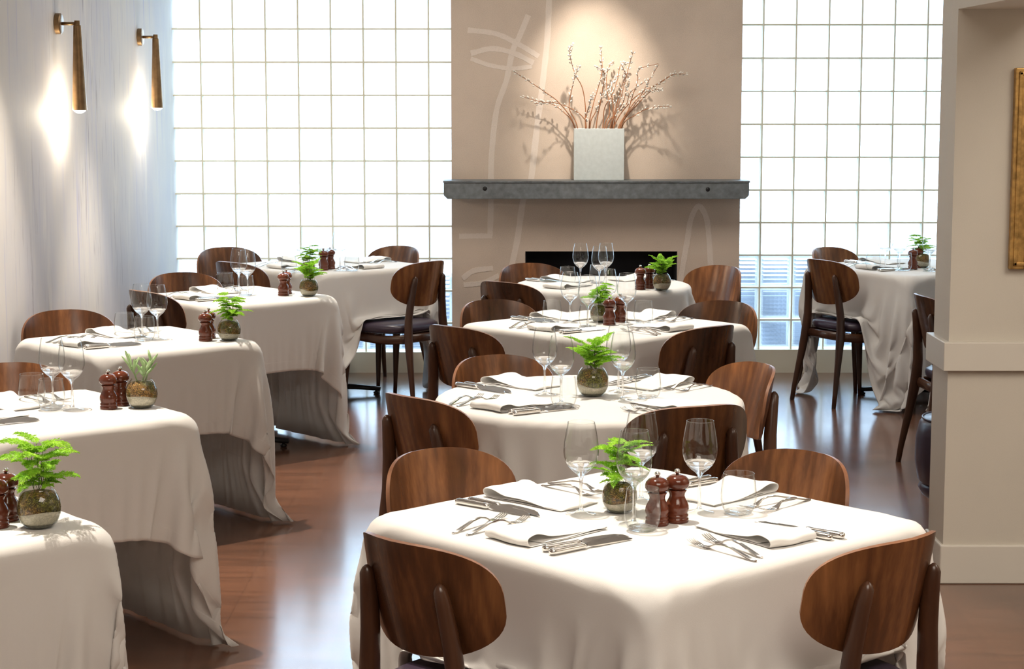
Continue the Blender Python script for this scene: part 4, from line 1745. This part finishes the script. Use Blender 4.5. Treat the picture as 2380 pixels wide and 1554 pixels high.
# the fireplace table
setting('T4', 'BL', (.24, .03, 20), (.40, -.12, 4), (.40, .15, 2), 'nk')
setting('T4', 'FL', (.25, 0, 12), (.40, -.12, 4), (.40, .15, 2), 'n')
setting('T4', 'BR', (.28, .05, 0), (.41, -.10, 2), (.40, .12, 2), 'nf')
wines('T4', [(1349, 568, 'on the left'), (1393, 574, 'in the middle'), (1408, 567, 'on the right')])
tumblers('T4', [(1319, 622, 'on the left'), (1388, 617, 'behind the stemmed glasses')])
mills('T4', [(1488, 676, 'the left one of the pair'), (1509, 673, 'the right one of the pair')])
plant('T4', 1538, 674, 'f3', 'tall leaning fern', 4.0)
# left row
mills('L1', [(17, 1212, 'the one beside the fern bowl'), (-6, 1228, 'cut by the left edge')])
plant('L1', 92, 1225, 'f1', 'large tiered fern', .4, 1.0)
setting('L1', 'BL', (.25, 0, 4), what='n')
setting('L2', 'FL', (.29, -.0, 4), (.43, -.12, 10), (.41, .10, -6))
setting('L2', 'BL', (.285, .0, 2), (.42, -.11, 4), (.42, .14, 2), 'nf')
wines('L2', [(124, 787, 'the left one'), (169, 793, 'the right one')])
tumblers('L2', [(75, 872, 'the farther one'), (120, 884, 'the nearer one')])
mills('L2', [(253, 953, 'the nearer one'), (281, 945, 'the farther one')])
plant('L2', 330, 947, 's', 'pale green succulent', .2, 1.0)
setting('L3', 'FL', (.29, -.0, 4), (.43, -.12, 10), (.41, .10, -6))
setting('L3', 'BL', (.285, .0, 2), (.42, -.11, 4), (.42, .14, 2), 'nf')
wines('L3', [(331, 662, 'the left one'), (367, 665, 'the right one')])
tumblers('L3', [(290, 730, 'the farther one'), (337, 738, 'the nearer one')])
mills('L3', [(478, 795, 'the nearer one'), (486, 789, 'the hidden one behind')])
plant('L3', 533, 791, 'f2', 'feathery tall fern', .3)
setting('L4', 'FL', (.29, -.0, 4), (.43, -.12, 10), (.41, .10, -6))
setting('L4', 'BL', (.285, .0, 2), (.42, -.11, 4), (.42, .14, 2), 'nf')
wines('L4', [(556, 580, 'the left one'), (576, 584, 'the right one')])
tumblers('L4', [(524, 636, 'the farther one'), (571, 643, 'the nearer one')])
mills('L4', [(659, 690, 'the nearer one'), (666, 686, 'the hidden one behind')])
plant('L4', 718, 688, 'f3', 'wispy curled fern', 1.2)
setting('L5', 'FL', (.27, 0, 3), (.43, -.13, 10), (.41, .12, -6))
setting('L5', 'BL', (.285, .0, 2), (.42, -.11, 4), (.42, .14, 2), 'nf')
setting('L5', 'FR', (.285, .04, -4), (.43, -.10, -4), (.42, .14, 2), 'nf')
setting('L5', 'BR', (.30, .0, 4), (.42, -.10, 4), (.42, .14, 2), 'nf')
wines('L5', [(703, 541, 'farthest left'), (722, 544, 'second from the left'), (757, 538, 'third from the left'), (790, 540, 'farthest right')])
tumblers('L5', [(672, 594, 'on the left'), (728, 596, 'behind the fern'), (818, 591, 'on the right')])
mills('L5', [(752, 631, 'the left one of the pair'), (768, 628, 'the right one of the pair')])
plant('L5', 716, 637, 'f2', 'pale fern', 5.0, .78)
# right
setting('R1', 'FL', (.27, 0, 3), (.43, -.13, 10), (.41, .12, -6))
setting('R1', 'BL', (.285, .0, 2), (.42, -.11, 4), (.42, .14, 2), 'nk')
setting('R1', 'FR', (.285, .04, -4), (.43, -.10, -4), (.42, .14, 2), 'nf')
wines('R1', [(2057, 537, 'farthest left'), (2090, 540, 'in the middle'), (2160, 541, 'farthest right')])
tumblers('R1', [(2029, 589, 'on the left'), (2102, 590, 'beside the mills')])
mills('R1', [(2121, 629, 'the left one of the pair'), (2134, 625, 'the right one of the pair')])
plant('R1', 2143, 622, 'f2', 'yellow green fern', 1.4)
setting('R2', 'BL', (.30, .0, 2), what='n')

# upholstered stool by the pillar
us = thing('upholstered_stool', 'plum upholstered stool with piped top, half hidden by the pillar', 'stool', (1.90, 7.72, 0), 0)
m = MB()
m.lathe([(0, .14), (.200, .14), (.225, .17), (.238, .25), (.236, .34), (.222, .405), (.205, .425), (0, .435)], 48)
m.build('cushion', 'vinyl', us)
m = MB()
m.lathe([(0, .085), (.17, .085), (.205, .105), (.222, .135), (.21, .158), (0, .158)], 48)
m.build('lower_cushion', 'vinyl', us)
m = MB()
P = [(.209 * cos(2 * pi * k / 48), .209 * sin(2 * pi * k / 48), .424) for k in range(49)]
m.tube(P, .005, 8)
m.build('piping', 'vinyl', us)
for k in range(4):
    a = pi / 4 + k * pi / 2
    m = MB()
    m.tube([(.15 * cos(a), .15 * sin(a), 0), (.14 * cos(a), .14 * sin(a), .1)], [.014, .02], 10)
    m.build('leg', 'leg', us)


# ------------------------------------------------------------------ light
w = bpy.data.worlds.new('sky')
SC.world = w
w.use_nodes = True
bg = w.node_tree.nodes['Background']
bg.inputs[0].default_value = (.62, .80, 1.0, 1)
bg.inputs[1].default_value = 6.5


def spot(x, y, z, tx, ty, tz, power, size=50, blend=.6, rad=.03, col=(1.0, .90, .77)):
    l = bpy.data.lights.new('ceiling_spot', 'SPOT')
    l.energy = power
    l.spot_size = radians(size)
    l.spot_blend = blend
    l.shadow_soft_size = rad
    l.color = col
    o = bpy.data.objects.new('ceiling_spot', l)
    COL.objects.link(o)
    o.location = (x, y, z)
    o.rotation_euler = (Vector((tx, ty, tz)) - Vector((x, y, z))).to_track_quat('-Z', 'Y').to_euler()
    return o


ZL = 2.98
for k, dx, dy, pw in (('T1', -.42, .25, 330), ('T2', -.3, .25, 330), ('T3', -.3, .2, 300), ('T4', -.3, .1, 150), ('L1', -.15, .1, 390), ('L2', -.12, .1, 390),
                      ('L3', -.12, .1, 380), ('L4', -.12, .1, 340), ('L5', 0, -.1, 90), ('R1', 0, 0, 60), ('R2', 0, 0, 60)):
    c = TABS[k].c
    wide = k in ('L1', 'L2', 'L3', 'L4')
    spot(c.x + dx, c.y + dy, ZL, c.x, c.y, .75, pw, 54 if wide else 50, .5 if wide else .6, .018 if wide else .03)
# wash over the chimney and the vase
spot(.46, 10.85, ZL, .50, CHY, 1.74, 170, 40, 1.0, .03, (1, .90, .78))


def fill_panel(x, y, sx, sy, power, col=(1, .91, .80)):  # unseen area fill added under the ceiling to lift the room, not a fixture
    l = bpy.data.lights.new('fill_light', 'AREA')
    l.shape = 'RECTANGLE'
    l.size, l.size_y = sx, sy
    l.energy = power
    l.color = col
    o = bpy.data.objects.new('fill_light', l)
    COL.objects.link(o)
    o.location = (x, y, ZL + .04)
    return o


fill_panel(.8, 1.6, 2.0, 2.0, 96)  # added fill, mostly for the nearest table's front drop
fill_panel(2.75, 4.0, 1.2, 2.0, 75)  # added fill to brighten the pillar's front face
fill_panel(.8, 5.0, 1.6, 1.6, 8)
fill_panel(.5, 9.7, 2.2, 1.2, 46)  # added fill to brighten the chimney wall

vs_ = SC.view_settings
vs_.view_transform = 'Standard'
vs_.look = 'None'
vs_.gamma = 1.0
vs_.use_curve_mapping = False
vs_.exposure = 0.0
SC.cycles.use_denoising = True
SC.cycles.max_bounces = 7
SC.cycles.diffuse_bounces = 3
SC.cycles.glossy_bounces = 3
SC.cycles.transmission_bounces = 7
SC.cycles.transparent_max_bounces = 16
SC.cycles.sample_clamp_indirect = 4.0
SC.cycles.use_adaptive_sampling = True
SC.cycles.adaptive_threshold = 0.07
